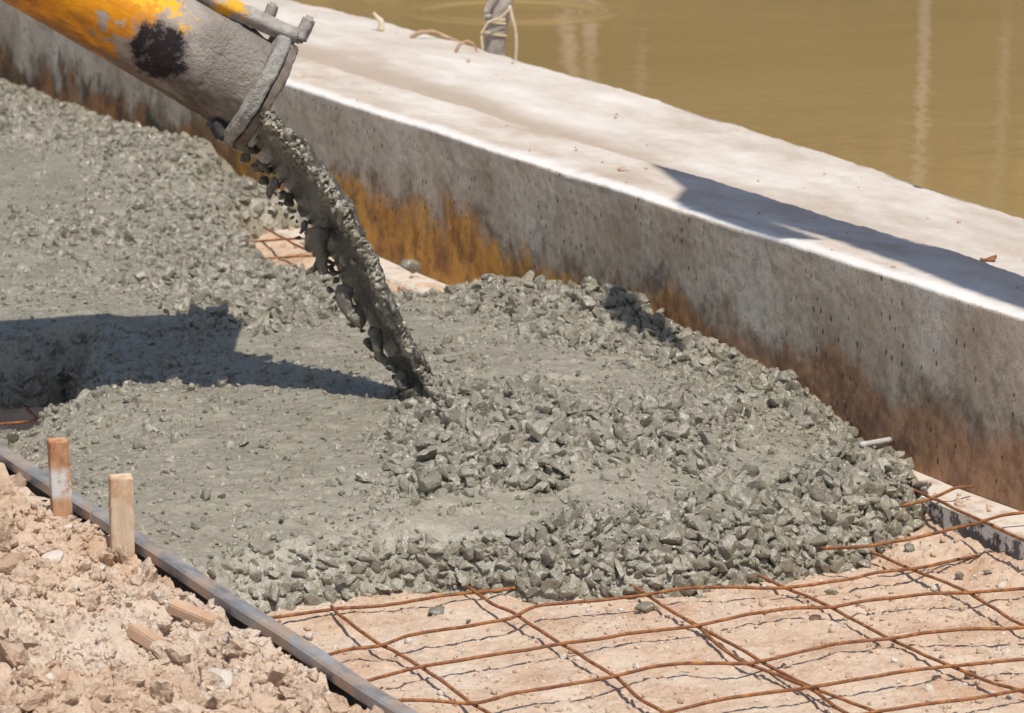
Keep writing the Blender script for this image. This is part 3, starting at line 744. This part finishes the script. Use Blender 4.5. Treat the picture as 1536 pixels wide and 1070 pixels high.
# tie wire
def wire_obj(name, pts, r, mat, parent=None, n=40, seg=6, wob=0.0):
    P = smooth_path(pts, n)
    if wob: P = P + wob * np.stack([fbm(P * 20 + 3, 2, 170), fbm(P * 20 + 9, 2, 171), fbm(P * 20 + 5, 2, 172)], 1)
    V, F = tube(P, r, seg)
    return mesh_np(name, V, F, mat, parent)
tw = wire_obj('tie_wire', [G(-20, 742, .06), G(20, 762, .065), G(60, 764, .066), G(75, 752, .075), G(95, 785, .07), G(130, 812, .07), G(150, 818, .075), G(178, 816, .085), G(206, 806, .095)], .0011, M_DARKSTEEL, n=70, wob=.003)
tag(tw, 'thin dark tie wire straggling between the two wooden stakes', 'wire')
# chips and fragments lying on the spoil
def chip(px, py, size, rz, tilt, mat, lab, name='wood_chip', cat='wood chip', lift=.012):
    g = G(px, py, .06)
    bm = box_bm(size, min(size) * .12, 0)
    for v in bm.verts:
        n = fbm(np.array([v.co[:]]) * 55, 2, 181)[0]
        v.co *= 1 + .10 * n
    o = bm_obj(name, bm, mat)
    o.location = (g[0], g[1], spoil_h(np.array([g[0]]), np.array([g[1]]))[0] + lift); o.rotation_euler = (tilt[0], tilt[1], rz)
    return tag(o, lab, cat)
chip(292, 962, (.070, .022, .014), -.95, (.1, .22), M_CHIP, 'splintered orange brown wood offcut on the soil beside the steel form')
chip(224, 996, (.060, .020, .016), -1.1, (-.1, .3), M_CHIP, 'dusty tan wood offcut on the soil, nearer the camera than the orange one')
for k, (a, b, s, t, lab) in enumerate([(80, 880, .017, .95, 'white chalky lump high on the spoil left of the stakes'), (155, 882, .010, .95, 'small white chip on the spoil below the raw stake'), (10, 917, .013, 1, 'white stone at the left edge of the picture'),
                                (20, 1022, .012, 1, 'flat white chip low on the spoil at the left'), (462, 992, .008, 1, 'little white stone at the outer foot of the steel form'),
                                (12, 895, .026, .02, 'dark brown rock at the left edge of the picture'), (262, 1050, .030, .25, 'large brown earth clod at the bottom edge of the picture'), (330, 1062, .030, .85, 'pale broken rock beside the large brown clod at the bottom edge')]):
    g = G(a, b, .06); Vs = clod_n[0][k] * s if t < .5 else stone_p[0][k] * s
    o = mesh_np('spoil_rock', Vs, clod_n[1], M_SOIL, tint=np.full(len(Vs), t))
    o.location = (g[0], g[1], spoil_h(np.array([g[0]]), np.array([g[1]]))[0] + s * .45); o.rotation_euler[2] = k * 1.3
    tag(o, lab, 'rock', 'rocks lying on the spoil')

# ------------------------------------------------------------------ reinforcing mesh
MESH = [
 [(395,928),(409,926),(500,914),(593,906),(659,895),(720,888),(800,878)],
 [(450,1000),(495,982),(530,971),(571,970),(620,950),(690,942),(765,928),(800,911),(860,903),(905,901),(962,893),(1037,882),(1099,880),(1165,882),(1231,876),(1314,859),(1389,851),(1459,835),(1536,822),(1700,795)],
 [(510,1036),(553,1020),(620,1003),(640,998),(700,990),(840,966),(900,957),(941,950),(1041,940),(1123,921),(1181,914),(1248,912),(1314,899),(1397,890),(1451,888),(1536,882),(1700,868)],
 [(560,1056),(599,1051),(640,1051),(703,1057),(760,1043),(840,1029),(917,1017),(983,998),(1037,995),(1123,996),(1169,986),(1256,965),(1331,959),(1389,948),(1463,944),(1536,942),(1700,930)],
 [(690,1120),(850,1100),(1008,1068),(1078,1048),(1206,1033),(1273,1021),(1355,1008),(1426,999),(1536,990),(1700,975)],
 [(900,1150),(1150,1098),(1314,1068),(1355,1060),(1451,1050),(1521,1037),(1700,1015)],
 [(497,910),(528,937),(568,966),(597,979),(633,1001),(703,1052),(735,1072),(820,1130)],
 [(700,880),(739,906),(779,926),(843,966),(885,991),(921,1013),(960,1050),(1000,1070),(1080,1125)],
 [(915,862),(962,888),(1045,940),(1095,965),(1148,996),(1206,1027),(1273,1052),(1314,1068),(1420,1120)],
 [(1030,930),(1045,938),(1078,969),(1115,994),(1165,1012),(1223,1037),(1260,1064),(1340,1110)],
 [(1115,850),(1165,876),(1248,912),(1331,957),(1426,999),(1480,1021),(1536,1039),(1660,1085)],
 [(1258,802),(1297,824),(1339,843),(1397,866),(1451,886),(1496,915),(1536,940),(1660,1000)]]
rm = empty('reinforcement_mesh', (2.4, 4.2, 0.02))
tag(rm, 'rusty welded steel wire mesh lying over the pale path bed, half buried by concrete', 'wire mesh')
bpy.context.view_layer.update()
off = -np.array([2.4, 4.2, 0.02])
for k, pl in enumerate(MESH):
    z = (0.012 if k == 0 else 0.0205) if k < 6 else 0.0145
    pts = [G(a, b, z) + off for a, b in pl]
    o = wire_obj('wire', pts, .0024, M_RUST, rm, n=90, seg=8, wob=.0012)
for pl in ([(1230,822,.04),(1248,822,.045),(1297,820,.05),(1364,810,.06),(1426,793,.07),(1467,785,.082),(1500,774,.08),(1530,770,.082),(1640,764,.082)], [(1350,762,.05),(1360,758,.055),(1401,746,.066),(1434,732,.082),(1459,730,.076)],
           [(1362,731,.066),(1401,748,.066),(1471,781,.068),(1536,810,.066),(1660,860,.066)],
           [(355,364,.082),(418,360,.082),(468,357,.082),(520,352,.082)], [(395,341,.082),(447,369,.082),(490,389,.08)], [(415,412,.082),(450,409,.082),(500,406,.082)], [(394,388,.082),(440,385,.082),(500,384,.082)],
           [(590,452,.08),(600,449,.08),(625,445,.08)], [(-30,638,.03),(0,636,.03),(29,634,.03),(60,630,.03)], [(40,612,.036),(45,617,.036),(58,630,.03)], [(-30,655,.02),(0,653,.02),(22,653,.02)]):
    wire_obj('wire', [G(*q) + off for q in pl], .0024, M_RUST, rm, n=40, seg=8, wob=.001)
# dowel in the wall foot
a, b = AtX(1292, 668, X_WALL - .075), AtX(1336, 660, X_WALL + .005)
dw = wire_obj('dowel', [a, (a + b) / 2, b], .0048, mat_plain('pale_steel', (.35, .33, .31), (.62, .60, .57), 60), n=12, seg=10)
tag(dw, 'short pale steel dowel poking from the brown foot of the wall', 'dowel')

# ------------------------------------------------------------------ delivery pipe
D_P = 5.87
e1 = AtD(372, 128, D_P + .01); e0 = AtD(40, -64, D_P - .035)
ax = e1 - e0; ax /= np.linalg.norm(ax)
camv = EYE - e1; cy = camv - (camv @ ax) * ax; cy /= np.linalg.norm(cy)
cz = np.cross(ax, cy)
if cz[2] < 0: cz = -cz; 
MT = Matrix(((ax[0], cy[0], cz[0], e1[0]), (ax[1], cy[1], cz[1], e1[1]), (ax[2], cy[2], cz[2], e1[2]), (0, 0, 0, 1)))
pipe = empty('delivery_pipe'); pipe.matrix_world = MT
tag(pipe, 'yellow painted concrete pump pipe crusted with mortar, pouring at top left', 'pipe')
# local axes: x along the flow (0 at the rim), y towards the camera, z up
def ring_surface(prof, seg=96, rough=0.0, seed=0):
    """prof (x, r): lathe about x"""
    prof = np.asarray(prof, float); th = np.linspace(0, 2 * np.pi, seg, endpoint=False)
    V = np.stack([np.repeat(prof[:, :1], seg, 1), prof[:, 1:] * np.cos(th), prof[:, 1:] * np.sin(th)], -1).reshape(-1, 3)
    if rough:
        n = fbm(V * 40, 4, seed, 0.6); rad = V[:, 1:] / np.linalg.norm(V[:, 1:], axis=1)[:, None]
        V[:, 1:] += rad * (rough * n)[:, None]
        V[:, 0] += rough * .6 * fbm(V * 45 + 5, 3, seed + 9)
    return V, grid_faces(len(prof), seg, True)
RP = 0.0755
xs = np.concatenate([np.linspace(-2.2, -.3, 20), np.linspace(-.29, -.002, 90)])
V, F = ring_surface(np.stack([xs, np.full(len(xs), RP)], 1), 160)
n = np.clip(fbm(V * 26, 4, 201, 0.6) + .25, 0, 2) * np.clip((V[:, 0] + .17) / .1, 0, 1) * .0032
rad = V[:, 1:] / np.linalg.norm(V[:, 1:], axis=1)[:, None]; V[:, 1:] += rad * n[:, None]
tubeo = mesh_np('pipe_tube', V, F, M_PIPE, pipe)
V, F = ring_surface([(-2.2, RP - .006), (-.5, RP - .006), (-.01, RP - .006), (.02, RP - .006)], 64); mesh_np('pipe_lining', V, F, M_DARKSTEEL, pipe)
xs = [(-.002, RP - .004), (-.002, RP + .006), (-.002, .094), (.003, .0985), (.016, .0985), (.020, .095), (.020, .08), (.020, RP - .006)]
p2 = np.array(xs); t = np.concatenate([[0], np.cumsum(np.linalg.norm(np.diff(p2, axis=0), axis=1))]); u = np.linspace(0, t[-1], 40)
V, F = ring_surface(np.stack([np.interp(u, t, p2[:, 0]), np.interp(u, t, p2[:, 1])], 1), 160, .0022, 210)
mesh_np('flange', V, F, M_CRUST, pipe, smooth=False)
p2 = np.array([(.0215, RP), (.0215, .088), (.024, .090), (.036, .088), (.038, .080), (.036, RP - .008)]); t = np.concatenate([[0], np.cumsum(np.linalg.norm(np.diff(p2, axis=0), axis=1))]); u = np.linspace(0, t[-1], 30)
V, F = ring_surface(np.stack([np.interp(u, t, p2[:, 0]), np.interp(u, t, p2[:, 1])], 1), 140, .0028, 217)
mesh_np('coupling_ring', V, F, mat_plain('dark_crust', (.10, .075, .058), (.24, .20, .165), 50), pipe)
def rbox(name, c, size, mat, rot=(0, 0, 0), rough=.0015):
    bm = box_bm(size, min(size) * .22, 0)
    bmesh.ops.subdivide_edges(bm, edges=[e for e in bm.edges if e.calc_length() > max(size) * .5], cuts=9, use_grid_fill=True)
    Rm = Matrix.Rotation(rot[2], 3, 'Z') @ Matrix.Rotation(rot[1], 3, 'Y') @ Matrix.Rotation(rot[0], 3, 'X')
    for v in bm.verts:
        q = np.array([v.co[:]]) * 60
        v.co += Vector((fbm(q, 3, 221)[0], fbm(q + 7, 3, 222)[0], fbm(q + 13, 3, 223)[0])) * rough
        v.co = Rm @ v.co + Vector(c)
    return bm_obj(name, bm, mat, pipe, smooth=True)
def loc(px, py, dy=0.0):
    """photo point -> pipe coordinates on the axis plane pushed dy towards the camera"""
    q = AtD(px, py, D_P); d = q - e1
    return np.array([d @ ax, dy, d @ cz])
def bar_between(name, p, q, w, d, dy, mat):
    a, b = loc(*p, dy), loc(*q, dy); c = (a + b) / 2; L = np.linalg.norm(b - a)
    return rbox(name, c, (L, d, w), mat, (0, -math.atan2(b[2] - a[2], b[0] - a[0]), 0))
lev = bar_between('latch_bar', (255, -30), (452, 60), .029, .032, .012, M_LEVER)
bar_between('latch_prong', (404, 34), (414, 5), .017, .022, -.004, M_LEVER)
bar_between('latch_prong', (450, 64), (468, 25), .019, .026, .014, M_LEVER)
bar_between('clamp_lug', (316, 176), (334, 206), .024, .05, .02, M_DARKSTEEL)

# unseen box beam added above the pipe to broaden its shadow
def beam_pts(lat, D, z):
    q = FW * D + RT * lat; q[2] = z; q = q - e1; return Vector((q @ ax, q @ cy, q @ cz))
bm = bmesh.new()
cs = [(D, z) for D, z in ((5.88, .785), (6.15, .785), (6.15, .89), (5.88, .89))]
rings = [[bm.verts.new(beam_pts(la, D, z)) for D, z in cs] for la in (-.355, -1.2, -2.4)]
for r0, r1 in zip(rings, rings[1:]):
    for i in range(4): bm.faces.new((r0[i], r0[(i + 1) % 4], r1[(i + 1) % 4], r1[i]))
bm.faces.new(rings[0][::-1]); bm.faces.new(rings[-1])
bmesh.ops.recalc_face_normals(bm, faces=bm.faces[:])
bmesh.ops.bevel(bm, geom=bm.edges[:], offset=.008, segments=2, affect='EDGES')
bm_obj('shadow_beam', bm, M_LEVER, pipe)

# ------------------------------------------------------------------ falling concrete
CL = [(350,158),(381,188),(416,224),(455,272),(490,324),(520,376),(545,428),(572,484),(602,534),(630,580),(652,624)]
WD = [60, 72, 80, 84, 82, 74, 70, 62, 52, 44, 42]
pc = np.array([AtD(a, b, D_P + .012 - .1 * (k / (len(CL) - 1)) ** 1.3) for k, (a, b) in enumerate(CL)])
n = 150
P = smooth_path(pc, n); t = np.linspace(0, 1, n)
wd = np.interp(t, np.linspace(0, 1, len(WD)), WD) * .5 * D_P / FOC * 1.04
T = np.gradient(P, axis=0); T /= np.linalg.norm(T, axis=1)[:, None]
# a thick ribbon as wide as the pipe: its near edge is up and to the right, its broad underside looks down, left and a little towards the camera
q_ = np.cross(T, FW[None]); q_ /= np.linalg.norm(q_, axis=1)[:, None]
if (q_[60] @ RT) < 0: q_ = -q_
ca_ = .36
A = q_ * ca_ - FW[None] * (1 - ca_ ** 2) ** .5
A = A - (A * T).sum(1)[:, None] * T; A /= np.linalg.norm(A, axis=1)[:, None]
B = np.cross(A, T); B /= np.linalg.norm(B, axis=1)[:, None]
if (B[60] @ (EYE - P[60])) < 0: B = -B          # B: out of the broad underside
wd = wd * (.86 / ca_)
seg = 84; th = np.linspace(0, 2 * np.pi, seg, endpoint=False)
ca, sa = np.cos(th), np.sin(th)
prof_a = np.sign(ca) * np.abs(ca) ** .55
prof_b = np.sign(sa) * np.abs(sa) ** .7 * np.where(sa > 0, .07, .26)   # nearly flat underside, domed upper side
V = P[:, None] + wd[:, None, None] * (A[:, None] * prof_a[None, :, None] + B[:, None] * prof_b[None, :, None])
V = V.reshape(-1, 3)
tt = np.repeat(t, seg); side = np.tile(sa, n); aa = np.tile(ca, n)
q = V * np.array([1, 1, .55])
dirs = (A[:, None] * prof_a[None, :, None] + B[:, None] * prof_b[None, :, None]).reshape(-1, 3)
dirs /= np.linalg.norm(dirs, axis=1)[:, None] + 1e-9
amp = np.where(side > .2, .0035, .0065) + .0035 * tt + .006 * (np.abs(aa) > .6)
V = V + dirs * (amp * fbm(q * 38, 4, 301, .6) + .010 * tt * fbm(q * 15, 2, 307))[:, None]
parts = [(V, to_tris(grid_faces(n, seg, True)), 1.0)]  # full tint paints the stream's shaded side into its colour
# stones carried on the upper side and ragged fringe on the lower lip
k = 950
ti = rng.uniform(.05, 1, k) ** .8; ii = (ti * (n - 1)).astype(int); an = np.where(rng.uniform(size=k) < .93, rng.normal(0.12, .36, k), rng.uniform(0, 6.28, k))
cav, sav = np.cos(an), np.sin(an)
cen = P[ii] + wd[ii][:, None] * (A[ii] * (np.sign(cav) * np.abs(cav) ** .55)[:, None] + B[ii] * np.where(sav > 0, .07 * sav, .26 * sav)[:, None]) * rng.uniform(.86, 1.03, k)[:, None]
parts.append(scatter(near_p, cen, np.clip(rng.lognormal(math.log(.005), .4, k), .002, .010), np.clip(rng.normal(.12, .15, k), 0, .7), rng))
k = 260
ti = rng.uniform(.1, .98, k); ii = (ti * (n - 1)).astype(int)
cen = P[ii] - A[ii] * wd[ii][:, None] * rng.uniform(.86, 1.06, k)[:, None] + B[ii] * (wd[ii] * rng.uniform(-.3, .3, k))[:, None]
parts.append(scatter(near_p, cen, np.clip(rng.lognormal(math.log(.0055), .4, k), .002, .012), np.full(k, .95), rng))  # lip stones tinted dark, shade painted in like the ribbon
# hanging tongues and strings on the lower lip
for (pl, r0, r1) in [([(362,208),(364,222),(370,232)], .008, .004), ([(392,246),(386,252),(384,258)], .008, .006), ([(416,276),(408,282),(404,288)], .009, .006),
                     ([(474,345),(480,372),(484,396),(487,410)], .022, .006), ([(480,380),(472,400),(463,411)], .009, .002), ([(518,430),(514,452),(524,474),(544,488)], .011, .008), ([(562,495),(566,520),(578,545),(592,556)], .010, .005),
                     ([(605,560),(600,572),(606,584)], .008, .006), ([(640,600),(655,618),(668,640)], .022, .014), ([(618,580),(640,612),(652,640)], .020, .016)]:
    pp = smooth_path([AtD(a, b, D_P - .01 - .09 * np.clip((b - 200) / 400, 0, 1)) for a, b in pl], 16); Vt, Ft = tube(pp, np.linspace(r0, r1, 16), 14)
    Vt = Vt + .0055 * np.stack([fbm(Vt * 60, 3, 311), fbm(Vt * 60 + 5, 3, 312), fbm(Vt * 60 + 9, 3, 313)], 1)
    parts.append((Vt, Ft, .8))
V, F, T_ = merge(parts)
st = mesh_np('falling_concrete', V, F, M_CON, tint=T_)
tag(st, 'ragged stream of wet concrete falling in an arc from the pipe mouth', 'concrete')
# drops thrown off the stream
for k, (a, b, s, lab) in enumerate([(352, 222, .006, 'small dark concrete drip hanging just under the pipe rim'), (406, 318, .006, 'dark concrete drop, lowest in the air left of the stream'), (668, 436, .007, 'grey blob flying off the right side of the stream')]):
    g = AtD(a, b, D_P - .01)
    if k == 2: continue
    Vs = stone_p[0][k] * s * np.array([.8, .8, 1.5])
    o = mesh_np('concrete_drop', Vs, stone_p[1], M_CON, tint=np.full(len(Vs), .3)); o.location = g
    tag(o, lab, 'concrete drop', 'drops beside the falling concrete')

# ------------------------------------------------------------------ water side
WZ = -0.10
# pond sheet: one fine patch that carries the ripple ring, surrounded by the wide sheet
g = G(768, 18, WZ)
u_ = np.linspace(-1.2, 1.2, 220)
X, Y = np.meshgrid(g[0] + u_, g[1] + u_)
x, y = X.ravel(), Y.ravel()
rr = np.hypot(x - g[0], y - g[1]); h = .0032 * np.sin((rr - .30) * 58) * np.exp(-((rr - .30) / .075) ** 2) + .0012 * np.sin((rr - .16) * 50) * np.exp(-((rr - .16) / .06) ** 2)
Vr = np.stack([x, y, WZ + h], 1); Fr = grid_faces(220, 220)
bx = [X_EDGE - .05, g[0] - 1.2, g[0] + 1.2, 90]; by = [-80, g[1] - 1.2, g[1] + 1.2, 120]
pts = np.array([(a, b, WZ) for b in by for a in bx]); fs = [(j * 4 + i, j * 4 + i + 1, j * 4 + i + 5, j * 4 + i + 4) for j in range(3) for i in range(3) if not (i == 1 and j == 1)]
V, F, T_ = merge([(Vr, Fr, 0), (pts, np.array(fs), 0)])
tag(mesh_np('water', V, F, M_WATER), kind='structure')
# far bank, its shrubs and pale trunked trees (seen mirrored in the pond)
uu = np.linspace(-14, 14, 80); vv = np.linspace(0, 1, 24)
U, Vv = np.meshgrid(uu, vv)
dist = 17.5 + Vv * 9; zb = WZ - .1 + 3.6 * Vv ** .7
Q = FW[None] * dist.ravel()[:, None] + RT[None] * U.ravel()[:, None]; Q[:, 2] = zb.ravel()
Q[:, 2] += .3 * fbm(Q * .6, 3, 401) * Vv.ravel()
tag(mesh_np('far_bank', Q, grid_faces(24, 80), M_GRASS), kind='structure')
def leaves(cen, spread, k, size, r):
    c = cen[None] + r.normal(size=(k, 3)) * np.array(spread)
    R = rand_rot(k, r); qd = np.array([(-.5, -1, 0), (.5, -1, 0), (.5, 1, 0), (-.5, 1, 0)]) * size
    V = np.einsum('nij,vj->nvi', R, qd) * r.uniform(.6, 1.3, (k, 1, 1)) + c[:, None]
    return V.reshape(-1, 3), np.arange(k * 4).reshape(-1, 4)
ps = []
for k in range(70):
    u = rng.uniform(-13, 13); d = rng.uniform(19.5, 26); zc = 3.6 * ((d - 17.5) / 9) ** .7 + rng.uniform(.2, 1.6)
    c = FW * d + RT * u; c[2] = zc
    Vl, Fl = leaves(c, (.7, .7, .6), 420, .09, rng); ps.append((Vl, Fl, 0))
V, F, T_ = merge(ps)
tag(mesh_np('far_undergrowth', V, F, M_LEAF, smooth=False), 'green undergrowth covering the far bank across the pond', 'undergrowth', kind='stuff')
TR = [(1388, 18.2, .032, 'far bank tree with the brightest pale straight trunk'), (1512, 18.6, .028, 'far bank tree with a pale trunk at the right edge of the pond'), (968, 18.8, .022, 'far bank tree with a thin pale trunk in the middle of the pond'),
      (818, 17.9, .04, 'far bank tree with a pale trunk behind the wooden post'), (872, 18.1, .04, 'far bank tree with a leaning pale trunk right of the post')]
for k, (a, d, r0, lab) in enumerate(TR):
    b = FW * d + RT * ((a - 768) / FOC * d * 1.0); b[2] = WZ - .05
    root = empty('pale_tree', b); tag(root, lab, 'tree', 'trees on the far bank')
    lean = rng.normal(size=2) * .12
    pts = [np.array([0, 0, 0]), np.array([lean[0] * .4 + (.05 if k > 2 else .02), lean[1] * .4, 1.0]), np.array([lean[0], lean[1], 2.2]), np.array([lean[0] * 1.4, lean[1] * 1.3, 4.6])]
    P_ = smooth_path(pts, 40); V, F = tube(P_, np.linspace(r0, r0 * .5, 40), 10); mesh_np('trunk', V, F, M_TRUNK if k == 0 else M_BARK, root)
    pp = [leaves(np.array([lean[0] * 1.3, lean[1] * 1.3, 4.2]) + rng.normal(size=3) * .7, (.5, .5, .4), 260, .09, rng) for _ in range(7)]
    V, F, T_ = merge([(p[0], p[1], 0) for p in pp]); mesh_np('crown', V, F, M_LEAF, root, smooth=False)

# weathered post standing in the water just off the slab
pb = G(741, 90, .30); pb[0] = max(pb[0], X_EDGE + .035)
D_T = float(pb @ FW)
post = empty('weathered_post', (pb[0], pb[1], WZ)); tag(post, 'forked grey weathered tree stem rising from the water at the slab edge', 'post')
o0 = np.array([pb[0], pb[1], WZ])
def tp(a, b, d=0.0): return AtD(a, b, D_T + d) - o0
P_ = smooth_path([tp(733, 190), tp(740, 92), tp(746, 40), tp(752, 0), tp(760, -60), tp(768, -130)], 60)
V, F = tube(P_, .0255 + .003 * np.sin(np.linspace(0, 11, 60)), 18); V = V + .004 * np.stack([fbm(V * 30, 3, 411), fbm(V * 30 + 4, 3, 412), 0 * V[:, 0]], 1)
mesh_np('stem', V, F, M_BARK, post)
P_ = smooth_path([tp(748, 40), tp(738, 14), tp(744, -20), tp(735, -70)], 24); V, F = tube(P_, np.linspace(.008, .011, 24), 10); mesh_np('branch', V, F, M_BARK, post)
P_ = smooth_path([tp(736, 26, -.02), tp(728, 22, -.02), tp(738, 4, -.02), tp(746, -8, -.02)], 16); V, F = tube(P_, np.linspace(.006, .012, 16), 10); mesh_np('branch', V, F, M_BARK, post)
for hh in (33, 51):
    cy_ = tp(744, hh); th = np.linspace(0, 2 * np.pi * 1.9, 40)
    P_ = np.stack([cy_[0] + .025 * np.cos(th), cy_[1] + .025 * np.sin(th), cy_[2] + .006 * np.sin(th * .7)], 1)
    V, F = tube(P_, .0035, 6); mesh_np('twine', V, F, M_REED, post)
rd = wire_obj('dry_reed', [AtD(764, 8, D_T - .03), AtD(772, 40, D_T - .03), AtD(774, 75, D_T - .03), AtD(773, 104, D_T - .03)], .0042, M_REED, n=30, wob=.002)
tag(rd, 'pale dry reed hanging down beside the weathered post', 'reed')
rd = wire_obj('dry_reed', [AtD(725, 75, D_T - .04), AtD(722, 50, D_T - .04), AtD(733, 34, D_T - .04), AtD(752, 28, D_T - .04), AtD(766, 12, D_T - .04)], .003, M_REED, n=40, wob=.002)
tag(rd, 'thin tan reed bent across the front of the weathered post', 'reed')
def twig(pl, r, lab, z=.34, mat=M_TWIG):
    pts = [G(a, b, z) * 0 + AtD(a, b, float(G(pl[0][0], pl[0][1], .335) @ FW)) for a, b in pl]
    V, F = tube(smooth_path(pts, 30), np.linspace(r, r * .5, 30), 8); V = V + .0015 * np.stack([fbm(V * 50, 2, 421), fbm(V * 50 + 3, 2, 422), fbm(V * 50 + 7, 2, 423)], 1)
    tag(mesh_np('dry_twig', V, F, mat), lab, 'twig', 'dry twigs along the slab edge')
twig([(616,56),(630,49),(650,47),(668,55),(690,64),(708,76)], .0055, 'long arched brown twig lying on the far edge of the slab')
twig([(684,78),(690,66),(700,61),(710,66),(716,78)], .004, 'small hoop shaped root on the slab edge beside the post')
twig([(571,45),(572,32),(566,26),(560,20)], .008, 'short pale broken stub standing on the slab edge, farthest left', mat=M_REED)
# leaves on the slab
for (a, b, s, rz, lab) in [(1483, 373, .020, .3, 'curled brown dead leaf on the pale slab near the right edge'), (1500, 391, .010, 1.2, 'small dead leaf scrap beside the curled brown leaf')]:
    g = G(a, b, .31); bm = bmesh.new(); bmesh.ops.create_grid(bm, x_segments=8, y_segments=4, size=1)
    for v in bm.verts:
        u, w = v.co.x, v.co.y
        v.co = Vector((u * s, w * s * .38 * (1 - u * u) ** .5, s * (.25 * u * u + .3 * w * w)))
    bmesh.ops.solidify(bm, geom=bm.faces[:], thickness=.0006)
    o = bm_obj('dead_leaf', bm, M_DRYLEAF, smooth=True); o.location = (g[0], g[1], .335 - 0.050 * min(1, max(0, (7.4 - g[1]) / 2.4)) - .002); o.rotation_euler[2] = rz
    tag(o, lab, 'leaf')

# ------------------------------------------------------------------ unseen boards added above the wall, shaped to shade the coping and pour
def board(shadow_pts, zc, ztarget, lab, th=.03, xmax=9):
    """prism whose plan outline throws its shadow on the given spots"""
    lo = [np.minimum(G(a, b, ztarget), [xmax, 99, 99]) - SUN_L * (zc - ztarget) for a, b in shadow_pts]
    bm = bmesh.new()
    vb = [bm.verts.new((q[0], q[1], zc)) for q in lo]; vt = [bm.verts.new((q[0], q[1], zc + th)) for q in lo]
    bm.faces.new(vb[::-1]); bm.faces.new(vt)
    m = len(lo)
    for i in range(m): bm.faces.new((vb[i], vb[(i + 1) % m], vt[(i + 1) % m], vt[i]))
    bmesh.ops.recalc_face_normals(bm, faces=bm.faces[:])
    return tag(bm_obj('shadow_board', bm, M_CHIP), lab, 'board', 'added shadow boards over the wall')
board([(975,240),(1004,264),(1030,286),(1016,302),(1030,312),(1100,336),(1165,359),(1236,362),(1150,328),(1355,396),(1434,428),(1536,462),(1900,600),(1950,480),(1400,372),(1250,322),(1100,278),(1020,250)], 2.3, Z_TOP, 'long unseen board added above the wall to shade its top')
board([(900,470),(915,453),(940,441),(1000,485),(1036,513),(1018,516),(985,499),(940,488)], 2.36, .155, 'short unseen board added beside the wall to shade the concrete', xmax=2.965)
